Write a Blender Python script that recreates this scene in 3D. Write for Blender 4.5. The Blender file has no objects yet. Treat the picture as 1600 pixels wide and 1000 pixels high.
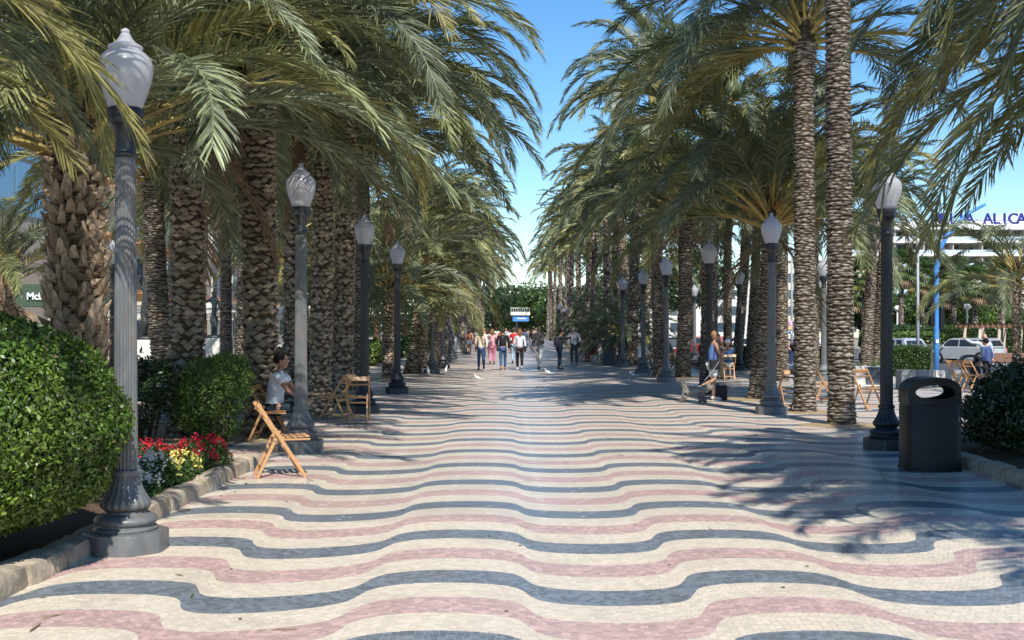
import bpy, math, random
import numpy as np
from mathutils import Vector, Matrix, Euler
random.seed(7); np.random.seed(7)
PI = math.pi
S = bpy.context.scene
COL = S.collection
# ------------------------------------------------------------------ camera, sky, sun, exposure
F = 1800.0; EYE = 1.7
cd = bpy.data.cameras.new('camera'); cam = bpy.data.objects.new('camera', cd); COL.objects.link(cam)
cam.location = (0, 0, EYE); cam.rotation_euler = (PI/2, 0, 0)
cd.sensor_width = 36; cd.lens = 36*F/1600; cd.shift_x = 6/1600; cd.shift_y = 13/1600
cd.clip_start = 0.1; cd.clip_end = 4000
S.camera = cam
SUN_EL = math.radians(48)
SHD = Vector((-0.235, 0.972, 0)).normalized()          # the way shadows fall on the ground
to_sun = Vector((-SHD.x*math.cos(SUN_EL), -SHD.y*math.cos(SUN_EL), math.sin(SUN_EL)))
w = bpy.data.worlds.new('World'); S.world = w; w.use_nodes = True
nt = w.node_tree; bg = nt.nodes['Background']; sky = nt.nodes.new('ShaderNodeTexSky')
sky.sky_type = 'NISHITA'; sky.sun_disc = False; sky.sun_elevation = SUN_EL
sky.sun_rotation = math.atan2(to_sun.x, to_sun.y)
sky.air_density = 1.0; sky.dust_density = 0.0; sky.ozone_density = 3.5; sky.altitude = 0
hs = nt.nodes.new('ShaderNodeHueSaturation'); hs.inputs['Saturation'].default_value = 1.25
nt.links.new(sky.outputs[0], hs.inputs['Color']); nt.links.new(hs.outputs[0], bg.inputs[0]); bg.inputs[1].default_value = 0.135
sl = bpy.data.lights.new('sun', 'SUN'); sl.energy = 5.0; sl.angle = math.radians(0.55); sl.color = (1, 0.955, 0.88)
so = bpy.data.objects.new('sun', sl); COL.objects.link(so); so.location = (0, -20, 40)
so.rotation_euler = to_sun.to_track_quat('Z', 'Y').to_euler()
S.view_settings.view_transform = 'Standard'; S.view_settings.look = 'None'
S.view_settings.exposure = 0.40; S.view_settings.gamma = 1
S.view_settings.use_curve_mapping = False

def X_at(px, Y): return (px-794)*Y/F
def Z_at(py, Y): return EYE+(513-py)*Y/F
def G(px, py):
    Y = F*EYE/(py-513); return X_at(px, Y), Y

# ------------------------------------------------------------------ helpers
class MB:
    def __init__(s): s.v = []; s.f = []; s.m = []; s.t = []
    def add(s, vs, fs, mi=0, tint=0.5):
        n = len(s.v); s.v += [tuple(p) for p in vs]
        for f in fs: s.f.append(tuple(i+n for i in f)); s.m.append(mi); s.t.append(tint)
    def box(s, c, d, rz=0, mi=0, M=None, tint=0.5, bev=0.0):
        hx, hy, hz = d[0]/2, d[1]/2, d[2]/2
        if bev > 0:
            b = min(bev, hx*.49, hy*.49, hz*.49)
            vs = []
            for sx in (-1, 1):
                for sy in (-1, 1):
                    for sz in (-1, 1):
                        vs += [(sx*hx, sy*(hy-b), sz*(hz-b)), (sx*(hx-b), sy*hy, sz*(hz-b)), (sx*(hx-b), sy*(hy-b), sz*hz)]
            def I(a, b_, c_, k): return ((a*2+b_)*2+c_)*3+k
            fs = []
            for a in (0, 1):
                q = [I(a,0,0,0), I(a,1,0,0), I(a,1,1,0), I(a,0,1,0)]; fs.append(q if a else q[::-1])
                q = [I(0,a,0,1), I(0,a,1,1), I(1,a,1,1), I(1,a,0,1)]; fs.append(q if a else q[::-1])
                q = [I(0,0,a,2), I(1,0,a,2), I(1,1,a,2), I(0,1,a,2)]; fs.append(q if a else q[::-1])
            for a in (0, 1):
                for b_ in (0, 1):
                    fs.append([I(a,b_,0,0), I(a,b_,1,0), I(a,b_,1,1), I(a,b_,0,1)])
                    fs.append([I(a,0,b_,0), I(a,1,b_,0), I(a,1,b_,2), I(a,0,b_,2)])
                    fs.append([I(0,a,b_,1), I(1,a,b_,1), I(1,a,b_,2), I(0,a,b_,2)])
                    for c_ in (0, 1): fs.append([I(a,b_,c_,0), I(a,b_,c_,1), I(a,b_,c_,2)])
        else:
            vs = [(sx*hx, sy*hy, sz*hz) for sx in (-1, 1) for sy in (-1, 1) for sz in (-1, 1)]
            fs = [(0,1,3,2), (4,6,7,5), (0,4,5,1), (2,3,7,6), (0,2,6,4), (1,5,7,3)]
        R = M if M is not None else Matrix.Rotation(rz, 4, 'Z')
        c = Vector(c); s.add([R @ Vector(p)+c for p in vs], fs, mi, tint)
    def bar(s, a, b, wd, th, up=(0, 0, 1), mi=0, bev=0.0):
        a = Vector(a); b = Vector(b); d = b-a; L = d.length
        z = d.normalized(); u = Vector(up)
        if abs(z.dot(u)) > .98: u = Vector((0, 1, 0))
        x = u.cross(z).normalized(); y = z.cross(x)
        M = Matrix((x, y, z)).transposed().to_4x4()
        s.box((a+b)/2, (wd, th, L), mi=mi, M=M, bev=bev)
    def tube(s, pts, rad, n=8, mi=0, cap=True, tint=0.5):
        pts = [Vector(p) for p in pts]; k = len(pts)
        if not hasattr(rad, '__len__'): rad = [rad]*k
        vs = []; prev = None
        for i, p in enumerate(pts):
            t = (pts[min(i+1, k-1)]-pts[max(i-1, 0)]).normalized()
            if prev is None:
                a = Vector((0, 0, 1)) if abs(t.z) < .9 else Vector((1, 0, 0))
                x = t.cross(a).normalized()
            else: x = (prev-t*prev.dot(t)).normalized()
            prev = x; y = t.cross(x)
            for j in range(n):
                an = 2*PI*j/n; vs.append(p+(x*math.cos(an)+y*math.sin(an))*rad[i])
        fs = [(i*n+j, i*n+(j+1) % n, (i+1)*n+(j+1) % n, (i+1)*n+j) for i in range(k-1) for j in range(n)]
        if cap: fs += [tuple(range(n))[::-1], tuple((k-1)*n+j for j in range(n))]
        s.add(vs, fs, mi, tint)
    def lathe(s, prof, n=24, c=(0, 0, 0), mi=0, cap=True, flute=None, ph=0):
        vs = []; k = len(prof)
        for (r, z) in prof:
            for j in range(n):
                rr = r
                if flute: rr = r*(1-flute*(0.5+0.5*math.cos(2*PI*j*(FL)/n)))
                a = 2*PI*j/n+ph; vs.append((c[0]+rr*math.cos(a), c[1]+rr*math.sin(a), c[2]+z))
        fs = [(i*n+j, i*n+(j+1) % n, (i+1)*n+(j+1) % n, (i+1)*n+j) for i in range(k-1) for j in range(n)]
        if cap: fs += [tuple(range(n))[::-1], tuple((k-1)*n+j for j in range(n))]
        s.add(vs, fs, mi)
    def prism(s, poly, y0, y1, mi=0, axis='y'):
        n = len(poly)
        if axis == 'y': vs = [(p[0], y0, p[1]) for p in poly]+[(p[0], y1, p[1]) for p in poly]
        elif axis == 'x': vs = [(y0, p[0], p[1]) for p in poly]+[(y1, p[0], p[1]) for p in poly]
        else: vs = [(p[0], p[1], y0) for p in poly]+[(p[0], p[1], y1) for p in poly]
        fs = [tuple(range(n)), tuple(range(n, 2*n))[::-1]]+[(i, i+n, (i+1) % n+n, (i+1) % n) for i in range(n)]
        s.add(vs, fs, mi)
    def ell(s, c, r, n=12, m=8, mi=0, M=None):
        vs = []
        for i in range(m+1):
            ph = PI*i/m
            for j in range(n):
                a = 2*PI*j/n
                p = Vector((r[0]*math.sin(ph)*math.cos(a), r[1]*math.sin(ph)*math.sin(a), r[2]*math.cos(ph)))
                if M is not None: p = M @ p
                vs.append(p+Vector(c))
        fs = [(i*n+j, (i+1)*n+j, (i+1)*n+(j+1) % n, i*n+(j+1) % n) for i in range(m) for j in range(n)]
        s.add(vs, fs, mi)
    def mesh(s, name, mats, smooth=False):
        me = bpy.data.meshes.new(name); me.from_pydata(s.v, [], s.f)
        if not isinstance(mats, (list, tuple)): mats = [mats]
        for m in mats: me.materials.append(m)
        me.polygons.foreach_set('material_index', s.m)
        if smooth: me.polygons.foreach_set('use_smooth', [True]*len(s.f))
        if any(t != 0.5 for t in s.t):
            at = me.attributes.new('tint', 'FLOAT', 'FACE'); at.data.foreach_set('value', s.t)
        me.update(); return me
    def build(s, name, mats, parent=None, smooth=False, loc=None, auto=None):
        me = s.mesh(name, mats, smooth)
        o = obj(name, me, parent)
        if auto is not None:
            me.polygons.foreach_set('use_smooth', [True]*len(s.f))
            try: me.set_sharp_from_angle(angle=math.radians(auto))
            except Exception: pass
        if loc is not None: o.location = loc
        return o
FL = 20
def obj(name, me, parent=None, loc=None, rot=None, scl=None):
    o = bpy.data.objects.new(name, me); COL.objects.link(o)
    if parent is not None: o.parent = parent
    if loc is not None: o.location = loc
    if rot is not None: o.rotation_euler = rot
    if scl is not None: o.scale = scl
    return o
def tag(o, label=None, cat=None, group=None, kind=None):
    if label: o['label'] = label
    if cat: o['category'] = cat
    if group: o['group'] = group
    if kind: o['kind'] = kind
    return o
def thing(name, label, cat, loc=(0, 0, 0), rz=0, group=None):
    o = bpy.data.objects.new(name, None); COL.objects.link(o); o.empty_display_size = .2
    o.location = loc; o.rotation_euler = (0, 0, rz)
    return tag(o, label, cat, group)
def dup(o, parent=None, first=True):
    c = o.copy(); COL.objects.link(c)
    if parent is not None: c.parent = parent
    for ch in list(o.children): dup(ch, c, False)
    return c
def np_mesh(name, verts, faces, mats, mi=None, tint=None, smooth=False):
    """verts (n,3), faces (m,k) equal-size polygons"""
    me = bpy.data.meshes.new(name); m, k = faces.shape
    me.vertices.add(len(verts)); me.vertices.foreach_set('co', verts.astype(np.float32).ravel())
    me.loops.add(m*k); me.loops.foreach_set('vertex_index', faces.astype(np.int32).ravel())
    me.polygons.add(m); me.polygons.foreach_set('loop_start', np.arange(0, m*k, k, dtype=np.int32))
    try: me.polygons.foreach_set('loop_total', np.full(m, k, dtype=np.int32))
    except Exception: pass
    if not isinstance(mats, (list, tuple)): mats = [mats]
    for q in mats: me.materials.append(q)
    if mi is not None: me.polygons.foreach_set('material_index', mi.astype(np.int32))
    if tint is not None:
        at = me.attributes.new('tint', 'FLOAT', 'FACE'); at.data.foreach_set('value', tint.astype(np.float32))
    me.update(calc_edges=True); me.validate(); return me

# ------------------------------------------------------------------ materials
def srgb(c): return tuple(((x/255+0.055)/1.055)**2.4 if x/255 > 0.04045 else x/255/12.92 for x in c)
def mat(name, col, rough=0.6, spec=0.5, metal=0.0, var=0.0, vscale=6.0, bump=0.0, bscale=40.0, tint=0.0, objvar=0.0,
        col2=None, stretch=None, transl=0.0, coat=0.0, dirt=None, dscale=2.0, damt=0.5):
    m = bpy.data.materials.new(name); m.use_nodes = True; N = m.node_tree.nodes; Lk = m.node_tree.links
    b = N['Principled BSDF']; out = N['Material Output']
    b.inputs['Roughness'].default_value = rough; b.inputs['Metallic'].default_value = metal
    b.inputs['Specular IOR Level'].default_value = spec
    if coat: b.inputs['Coat Weight'].default_value = coat; b.inputs['Coat Roughness'].default_value = .15
    tc = N.new('ShaderNodeTexCoord'); vec = tc.outputs['Object']
    if stretch:
        mp = N.new('ShaderNodeMapping'); mp.inputs['Scale'].default_value = stretch; Lk.new(vec, mp.inputs[0]); vec = mp.outputs[0]
    base = None
    rgb = N.new('ShaderNodeRGB'); rgb.outputs[0].default_value = (*col, 1); base = rgb.outputs[0]
    def mix(fac, a, c, bt='MIX'):
        mx = N.new('ShaderNodeMix'); mx.data_type = 'RGBA'; mx.blend_type = bt
        if isinstance(fac, float): mx.inputs[0].default_value = fac
        else: Lk.new(fac, mx.inputs[0])
        Lk.new(a, mx.inputs[6])
        if isinstance(c, tuple): mx.inputs[7].default_value = (*c, 1)
        else: Lk.new(c, mx.inputs[7])
        return mx.outputs[2]
    def ramp(src, lo, hi):
        r = N.new('ShaderNodeMapRange'); Lk.new(src, r.inputs[0]); r.inputs[1].default_value = lo; r.inputs[2].default_value = hi; return r.outputs[0]
    if col2 is not None:
        n1 = N.new('ShaderNodeTexNoise'); n1.inputs['Scale'].default_value = vscale; n1.inputs['Detail'].default_value = 5; Lk.new(vec, n1.inputs[0])
        base = mix(ramp(n1.outputs[0], .38, .62), base, col2)
    if dirt is not None:
        n3 = N.new('ShaderNodeTexNoise'); n3.inputs['Scale'].default_value = dscale; n3.inputs['Detail'].default_value = 6; n3.inputs['Roughness'].default_value = .7; Lk.new(vec, n3.inputs[0])
        mm = N.new('ShaderNodeMath'); mm.operation = 'MULTIPLY'; Lk.new(ramp(n3.outputs[0], .5, .72), mm.inputs[0]); mm.inputs[1].default_value = damt
        base = mix(mm.outputs[0], base, dirt)
    val = None
    def bc(v, amt):
        nonlocal base
        r = N.new('ShaderNodeMapRange'); Lk.new(v, r.inputs[0]); r.inputs[3].default_value = 1-amt; r.inputs[4].default_value = 1+amt
        h = N.new('ShaderNodeHueSaturation'); Lk.new(r.outputs[0], h.inputs['Value']); Lk.new(base, h.inputs['Color']); base = h.outputs[0]
    if var:
        n2 = N.new('ShaderNodeTexNoise'); n2.inputs['Scale'].default_value = vscale*2.3; n2.inputs['Detail'].default_value = 6; Lk.new(vec, n2.inputs[0])
        bc(ramp(n2.outputs[0], .25, .75), var)
    if tint:
        at = N.new('ShaderNodeAttribute'); at.attribute_name = 'tint'; bc(at.outputs['Fac'], tint)
    if objvar:
        oi = N.new('ShaderNodeObjectInfo'); bc(oi.outputs['Random'], objvar)
    Lk.new(base, b.inputs['Base Color'])
    if bump:
        n4 = N.new('ShaderNodeTexNoise'); n4.inputs['Scale'].default_value = bscale; n4.inputs['Detail'].default_value = 5; Lk.new(vec, n4.inputs[0])
        bp = N.new('ShaderNodeBump'); bp.inputs['Strength'].default_value = 1; bp.inputs['Distance'].default_value = bump
        Lk.new(n4.outputs[0], bp.inputs['Height']); Lk.new(bp.outputs[0], b.inputs['Normal'])
    if transl:
        tr = N.new('ShaderNodeBsdfTranslucent'); Lk.new(base, tr.inputs[0])
        ms = N.new('ShaderNodeMixShader'); ms.inputs[0].default_value = transl
        Lk.new(b.outputs[0], ms.inputs[1]); Lk.new(tr.outputs[0], ms.inputs[2]); Lk.new(ms.outputs[0], out.inputs[0])
    return m
def tile_mat(name, col, light, p_light, grout, var):
    """mosaic seen from farther off: small square tiles in courses, drawn from the band's own UV"""
    m = bpy.data.materials.new(name); m.use_nodes = True; N = m.node_tree.nodes; Lk = m.node_tree.links
    b = N['Principled BSDF']; uv = N.new('ShaderNodeTexCoord')
    geo = N.new('ShaderNodeNewGeometry')
    br = N.new('ShaderNodeTexBrick'); br.offset = .5; br.inputs['Scale'].default_value = 1
    br.inputs['Brick Width'].default_value = .045; br.inputs['Row Height'].default_value = .045
    br.inputs['Mortar Size'].default_value = .0018; br.inputs['Mortar Smooth'].default_value = .3
    br.inputs['Color1'].default_value = (0, 0, 0, 1); br.inputs['Color2'].default_value = (1, 1, 1, 1); br.inputs['Mortar'].default_value = (.5, .5, .5, 1)
    Lk.new(uv.outputs['UV'], br.inputs['Vector'])
    rgb = N.new('ShaderNodeRGB'); rgb.outputs[0].default_value = (*col, 1)
    r = N.new('ShaderNodeMapRange'); Lk.new(br.outputs['Color'], r.inputs[0]); r.inputs[3].default_value = 1-var; r.inputs[4].default_value = 1+var
    h = N.new('ShaderNodeHueSaturation'); Lk.new(r.outputs[0], h.inputs['Value']); Lk.new(rgb.outputs[0], h.inputs['Color'])
    def mix(fac, a, c):
        mx = N.new('ShaderNodeMix'); mx.data_type = 'RGBA'; Lk.new(fac, mx.inputs[0]); Lk.new(a, mx.inputs[6]); mx.inputs[7].default_value = (*c, 1); return mx.outputs[2]
    rl = N.new('ShaderNodeMapRange'); Lk.new(br.outputs['Color'], rl.inputs[0]); rl.inputs[1].default_value = 1-p_light; rl.inputs[2].default_value = 1-p_light+.01
    base = mix(rl.outputs[0], h.outputs[0], light); base = mix(br.outputs['Fac'], base, grout)
    n = N.new('ShaderNodeTexNoise'); n.inputs['Scale'].default_value = .8; n.inputs['Detail'].default_value = 7; n.inputs['Roughness'].default_value = .65; Lk.new(geo.outputs['Position'], n.inputs[0])
    r2 = N.new('ShaderNodeMapRange'); Lk.new(n.outputs[0], r2.inputs[0]); r2.inputs[1].default_value = .3; r2.inputs[2].default_value = .7; r2.inputs[3].default_value = .86; r2.inputs[4].default_value = 1.1
    h2 = N.new('ShaderNodeHueSaturation'); Lk.new(r2.outputs[0], h2.inputs['Value']); Lk.new(base, h2.inputs['Color'])
    n5 = N.new('ShaderNodeTexNoise'); n5.inputs['Scale'].default_value = 1.7; n5.inputs['Detail'].default_value = 6; n5.inputs['Roughness'].default_value = .7; Lk.new(geo.outputs['Position'], n5.inputs[0])
    r5 = N.new('ShaderNodeMapRange'); Lk.new(n5.outputs[0], r5.inputs[0]); r5.inputs[1].default_value = .5; r5.inputs[2].default_value = .72; r5.inputs[4].default_value = .45
    m5 = N.new('ShaderNodeMix'); m5.data_type = 'RGBA'; Lk.new(r5.outputs[0], m5.inputs[0]); Lk.new(h2.outputs[0], m5.inputs[6]); m5.inputs[7].default_value = (col[0]*.6+.02, col[1]*.6+.015, col[2]*.58+.01, 1)
    Lk.new(m5.outputs[2], b.inputs['Base Color']); b.inputs['Roughness'].default_value = .36; b.inputs['Specular IOR Level'].default_value = .4
    return m
BLUE = (.158, .180, .203); PINK = (.51, .35, .315); CREAM = (.62, .54, .425)
M = {}
M['blue'] = tile_mat('blue_marble_mosaic', BLUE, (.38, .41, .45), .03, (.17, .20, .235), .13)
M['pink'] = tile_mat('pink_marble_mosaic', PINK, (.66, .52, .48), .07, (.47, .33, .30), .10)
M['cream'] = tile_mat('cream_marble_mosaic', CREAM, (.74, .7, .62), .05, (.52, .46, .385), .06)
M['tblue'] = mat('blue_marble_tile', BLUE, .36, .45, dirt=(.20, .19, .17), dscale=1.7, damt=.45, var=.15, vscale=30, tint=.26, bump=.0004, bscale=300)
M['tpink'] = mat('pink_marble_tile', PINK, .4, .45, dirt=(.33, .24, .2), dscale=1.7, damt=.45, var=.1, vscale=30, tint=.2, bump=.0004, bscale=300)
M['tcream'] = mat('cream_marble_tile', CREAM, .42, .45, dirt=(.40, .34, .27), dscale=1.7, damt=.45, var=.06, vscale=20, tint=.10, bump=.0004, bscale=300)
M['grout'] = mat('grout', (.46, .415, .35), .9, .2, var=.25, vscale=8)
M['pave_base'] = mat('plain_paving', (.45, .41, .36), .7, .3, var=.15, vscale=1.5)
M['asphalt'] = mat('asphalt', (.07, .07, .072), .85, .3, var=.2, vscale=3, bump=.002, bscale=200)
M['paint'] = mat('road_paint', (.75, .75, .73), .6)
M['soil'] = mat('garden_soil', (.10, .07, .045), .95, .1, var=.35, vscale=9, bump=.02, bscale=25)
M['sand'] = mat('sandy_soil', (.33, .25, .15), .95, .1, var=.3, vscale=9, bump=.015, bscale=30)
M['stone'] = mat('weathered_kerb_stone', (.40, .33, .25), .85, .25, var=.28, vscale=5, bump=.012, bscale=14, dirt=(.16, .12, .08), dscale=4, damt=.6, objvar=.12)
M['grey_stone'] = mat('grey_concrete', (.30, .30, .31), .8, .3, var=.12, vscale=4, bump=.002, bscale=60)
M['dark_slab'] = mat('dark_slate_panel', (.085, .095, .115), .6, .4, var=.12, vscale=4)
M['white_stone'] = mat('white_stone', (.66, .63, .57), .7, .3, var=.08, vscale=3)
M['iron'] = mat('grey_painted_cast_iron', (.125, .132, .134), .42, .45, var=.22, vscale=7, bump=.001, bscale=80, dirt=(.22, .12, .06), dscale=6, damt=.5, stretch=(1, 1, .35))
M['iron_dark_shaded'] = mat('dark_and_shaded_cast_iron', (.022, .024, .027), .38, .5, var=.3, vscale=9, bump=.001, bscale=80)  # on lamp posts this is shade put into the colour; plain dark metal elsewhere
M['black_plastic'] = mat('black_plastic', (.006, .007, .010), .45, .35, var=.25, vscale=12)
M['wood'] = mat('varnished_beech', (.44, .245, .11), .42, .5, var=.22, vscale=7, stretch=(5, 5, .6), objvar=.18)
M['wood_dark'] = mat('brown_timber', (.16, .08, .04), .6, .4, var=.2, vscale=6)
M['wood_pale'] = mat('pale_timber', (.55, .45, .32), .6, .4, var=.15, vscale=6)
M['trunk_boot'] = mat('old_palm_leaf_bases', (.34, .26, .18), .9, .15, var=.35, vscale=14, tint=.55, bump=.006, bscale=60, stretch=(1, 1, .5))
M['trunk_scale'] = mat('palm_trunk_scales', (.29, .235, .17), .9, .15, var=.3, vscale=12, tint=.4, bump=.005, bscale=70)
M['trunk_ring'] = mat('grey_palm_bark', (.235, .20, .16), .9, .15, var=.3, vscale=12, tint=.35, bump=.004, bscale=70)
M['trunk_core'] = mat('palm_bark_hollows', (.07, .052, .035), .95, .05, var=.4, vscale=15, bump=.008, bscale=50)
M['fibre'] = mat('palm_fibre', (.27, .19, .12), .95, .1, var=.4, vscale=20)
M['petiole'] = mat('yellow_petiole', (.32, .24, .075), .5, .4, var=.3, vscale=6, objvar=.3)
M['frond_a'] = mat('palm_leaflets_olive', (.19, .205, .085), .5, .4, var=.3, vscale=1.6, tint=.55, objvar=.35, transl=.27)
M['frond_b'] = mat('palm_leaflets_grey_green', (.17, .195, .105), .48, .45, var=.25, vscale=1.6, tint=.5, objvar=.3, transl=.25)
M['frond_y'] = mat('palm_leaflets_yellowing', (.27, .25, .085), .45, .5, var=.3, vscale=1.6, tint=.35, objvar=.25, transl=.22)
M['stalk'] = mat('orange_fruit_stalks', (.42, .2, .06), .6, .3, var=.2)
M['frond_dry'] = mat('dry_palm_leaf', (.22, .155, .09), .7, .3, var=.3, vscale=3, objvar=.3, transl=.15)
M['leaf_bright'] = mat('glossy_hedge_leaf', (.072, .135, .020), .4, .5, var=.35, vscale=1.5, tint=.75, transl=.25, col2=(.11, .165, .024))
M['leaf_mid'] = mat('shrub_leaf', (.055, .10, .022), .35, .5, var=.35, vscale=1.5, tint=.5, transl=.2)
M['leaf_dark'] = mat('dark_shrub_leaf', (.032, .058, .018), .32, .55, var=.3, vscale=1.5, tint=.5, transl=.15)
M['leaf_lime'] = mat('lime_shrub_leaf', (.13, .20, .04), .4, .5, var=.3, vscale=1.5, tint=.4, transl=.25)
M['fan'] = mat('fan_palm_leaf', (.10, .15, .045), .45, .5, var=.25, vscale=1.2, objvar=.3, transl=.2)
M['fan_y'] = mat('fan_palm_leaf_yellow', (.28, .25, .06), .5, .4, objvar=.3, transl=.2)
M['twig'] = mat('shrub_twig', (.09, .065, .04), .9, .1, var=.3)
M['core'] = mat('hedge_dark_filler', (.012, .016, .007), 1, 0)  # for the solid dark cores put in to block the view through leaves
M['skin'] = mat('skin', (.50, .29, .20), .5, .4); M['skin_tan'] = mat('tanned_skin', (.40, .215, .135), .5, .4)
def flat(n, c, r=.8, **k):
    if n not in M: M[n] = mat(n, c, r, .25, var=.1, vscale=9, **k)
    return M[n]
# frosted globe
m = bpy.data.materials.new('frosted_lamp_glass'); m.use_nodes = True; N = m.node_tree.nodes; Lk = m.node_tree.links
b = N['Principled BSDF']; b.inputs['Base Color'].default_value = (.66, .66, .68, 1); b.inputs['Roughness'].default_value = .18; b.inputs['Coat Weight'].default_value = .3
tr = N.new('ShaderNodeBsdfTranslucent'); tr.inputs[0].default_value = (.78, .78, .8, 1)
tp = N.new('ShaderNodeBsdfTransparent'); tp.inputs[0].default_value = (.85, .86, .9, 1)
ms = N.new('ShaderNodeMixShader'); ms.inputs[0].default_value = .45; ms2 = N.new('ShaderNodeMixShader'); ms2.inputs[0].default_value = .22
Lk.new(b.outputs[0], ms.inputs[1]); Lk.new(tr.outputs[0], ms.inputs[2]); Lk.new(ms.outputs[0], ms2.inputs[1]); Lk.new(tp.outputs[0], ms2.inputs[2]); Lk.new(ms2.outputs[0], N['Material Output'].inputs[0])
M['globe'] = m
def glassy(n, c, r=.08):
    m = mat(n, c, r, .8); return m
M['window'] = glassy('window_glass', (.05, .075, .10)); M['car_glass'] = glassy('car_glass', (.02, .025, .03))

# ------------------------------------------------------------------ the wave pavement
RZ = -.30
LAM = 2.13; AMP = .325; CC = .130; XS = .12; PER = .405; Y0 = 7.3475
_th = np.linspace(-60, 60, 24001); _xx = XS-.339*PI/2+LAM/(2*PI)*_th+CC*np.sin(2*_th)
def off(x):
    t = np.clip((x+.5)/(-2.0), 0, 1); return -.33*(t*t*(3-2*t))
def wv(x): return AMP*np.cos(np.interp(x, _xx, _th))+off(x)
def gsm(x): return .45*AMP*np.cos(2*PI*(np.asarray(x)-XS+LAM/4)/LAM)
ground = MB(); ground.add([(-900, -60, RZ-.01), (900, -60, RZ-.01), (900, 3000, RZ-.01), (-900, 3000, RZ-.01)], [(0, 1, 2, 3)])
tag(ground.build('ground', mat('dry_ground', (.28, .25, .2), .9, .1, var=.2, vscale=.2)), kind='structure')
pv = MB(); pv.prism([(-24, -30), (13.4, -30), (13.4, 520), (-24, 520)], RZ-.02, 0, axis='z')
pavement = tag(pv.build('pavement', M['pave_base']), kind='structure')
th = np.arange(-18.5*2*PI/3, 18.6*2*PI/3, 2*PI/24)
bx = np.interp(th, _th, _xx); bx = bx[(bx > -11.5) & (bx < 12.6)]; bw = wv(bx)
def band_mesh(name, m):
    n = len(bx); v = np.zeros((2*n, 3)); v[:n, 0] = bx; v[:n, 1] = bw; v[n:, 0] = bx; v[n:, 1] = bw+PER
    f = np.array([(i, i+1, n+i+1, n+i) for i in range(n-1)])
    me = np_mesh(name, v, f, m); uvl = me.uv_layers.new(name='UVMap')
    d = np.zeros((len(me.loops), 2)); idx = np.zeros(len(me.loops), dtype=np.int32); me.loops.foreach_get('vertex_index', idx)
    d[:, 0] = v[idx, 0]; d[:, 1] = v[idx, 1]-gsm(v[idx, 0]); uvl.data.foreach_set('uv', d.ravel().astype(np.float32)); return me
bmesh_ = [band_mesh('wave_band', M[c]) for c in ('blue', 'cream', 'pink', 'cream')]
bands = {}
KMIN = -14; KMAX = 283
for k in range(KMIN, KMAX+1):
    o = obj('wave_band', bmesh_[k % 4], pavement, (0, Y0+k*PER, .004)); bands[k] = o
# farther off the bands run into one another: the same geometry joined
fv = []; ff = []; fm = []
sub = bx[::3]; sw = bw[::3]; n = len(sub)
for k in range(KMAX+1, KMAX+1+200):
    b0 = len(fv)
    fv += [(x, Y0+k*PER+y_, .004) for x, y_ in zip(sub, sw)]+[(x, Y0+k*PER+PER+y_, .004) for x, y_ in zip(sub, sw)]
    ff += [(b0+i, b0+i+1, b0+n+i+1, b0+n+i) for i in range(n-1)]; fm += [(0, 1, 2, 1)[k % 4]]*(n-1)
me = np_mesh('far_wave_bands', np.array(fv), np.array(ff), [flat('far_blue', BLUE, .45), flat('far_cream', CREAM, .45), flat('far_pink', PINK, .45)], mi=np.array(fm))
tag(obj('far_wave_bands', me, pavement), kind='stuff')
# tiles one by one in the foreground
def clip(poly, lvl, keep_ge):
    out = []
    for i in range(len(poly)):
        a = poly[i]; b_ = poly[(i+1) % len(poly)]
        ia = (a[2] >= lvl) if keep_ge else (a[2] <= lvl); ib = (b_[2] >= lvl) if keep_ge else (b_[2] <= lvl)
        if ia: out.append(a)
        if ia != ib:
            t = (lvl-a[2])/(b_[2]-a[2]); out.append((a[0]+(b_[0]-a[0])*t, a[1]+(b_[1]-a[1])*t, lvl))
    return out
TS = .045; tiles = {}
for j in range(int(5.9/TS), int(10.2/TS)):
    yb = j*TS; xl = -.475*(yb+.25)-.1; xr = .475*(yb+.25)+.1; xl = max(xl, -3.35)
    shift = (j % 2)*TS/2+random.uniform(-.006, .006)
    xs = np.arange(xl+shift, xr, TS)+np.random.uniform(-.006, .006, len(np.arange(xl+shift, xr, TS)))
    g = gsm(xs)+.02*np.sin(xs*1.7+yb*2.3); lo0 = yb+g; hi0 = yb+TS+gsm(xs)+.02*np.sin(xs*1.7+(yb+TS)*2.3)
    W = wv(xs); flo = (lo0-W-Y0)/PER; fhi = (hi0-W-Y0)/PER
    for i in range(len(xs)-1):
        P = [(xs[i], lo0[i], flo[i]), (xs[i+1], lo0[i+1], flo[i+1]), (xs[i+1], hi0[i+1], fhi[i+1]), (xs[i], hi0[i], fhi[i])]
        k0 = math.floor(min(p[2] for p in P)); k1 = math.floor(max(p[2] for p in P))
        for k in range(k0, k1+1):
            Q = P
            if k > k0: Q = clip(Q, k, True)
            if k < k1 and len(Q) > 2: Q = clip(Q, k+1, False)
            if len(Q) < 3: continue
            ar = 0.5*abs(sum(Q[a][0]*Q[(a+1) % len(Q)][1]-Q[(a+1) % len(Q)][0]*Q[a][1] for a in range(len(Q))))
            if ar < 1.2e-4: continue
            tiles.setdefault(k, []).append(Q)
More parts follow.
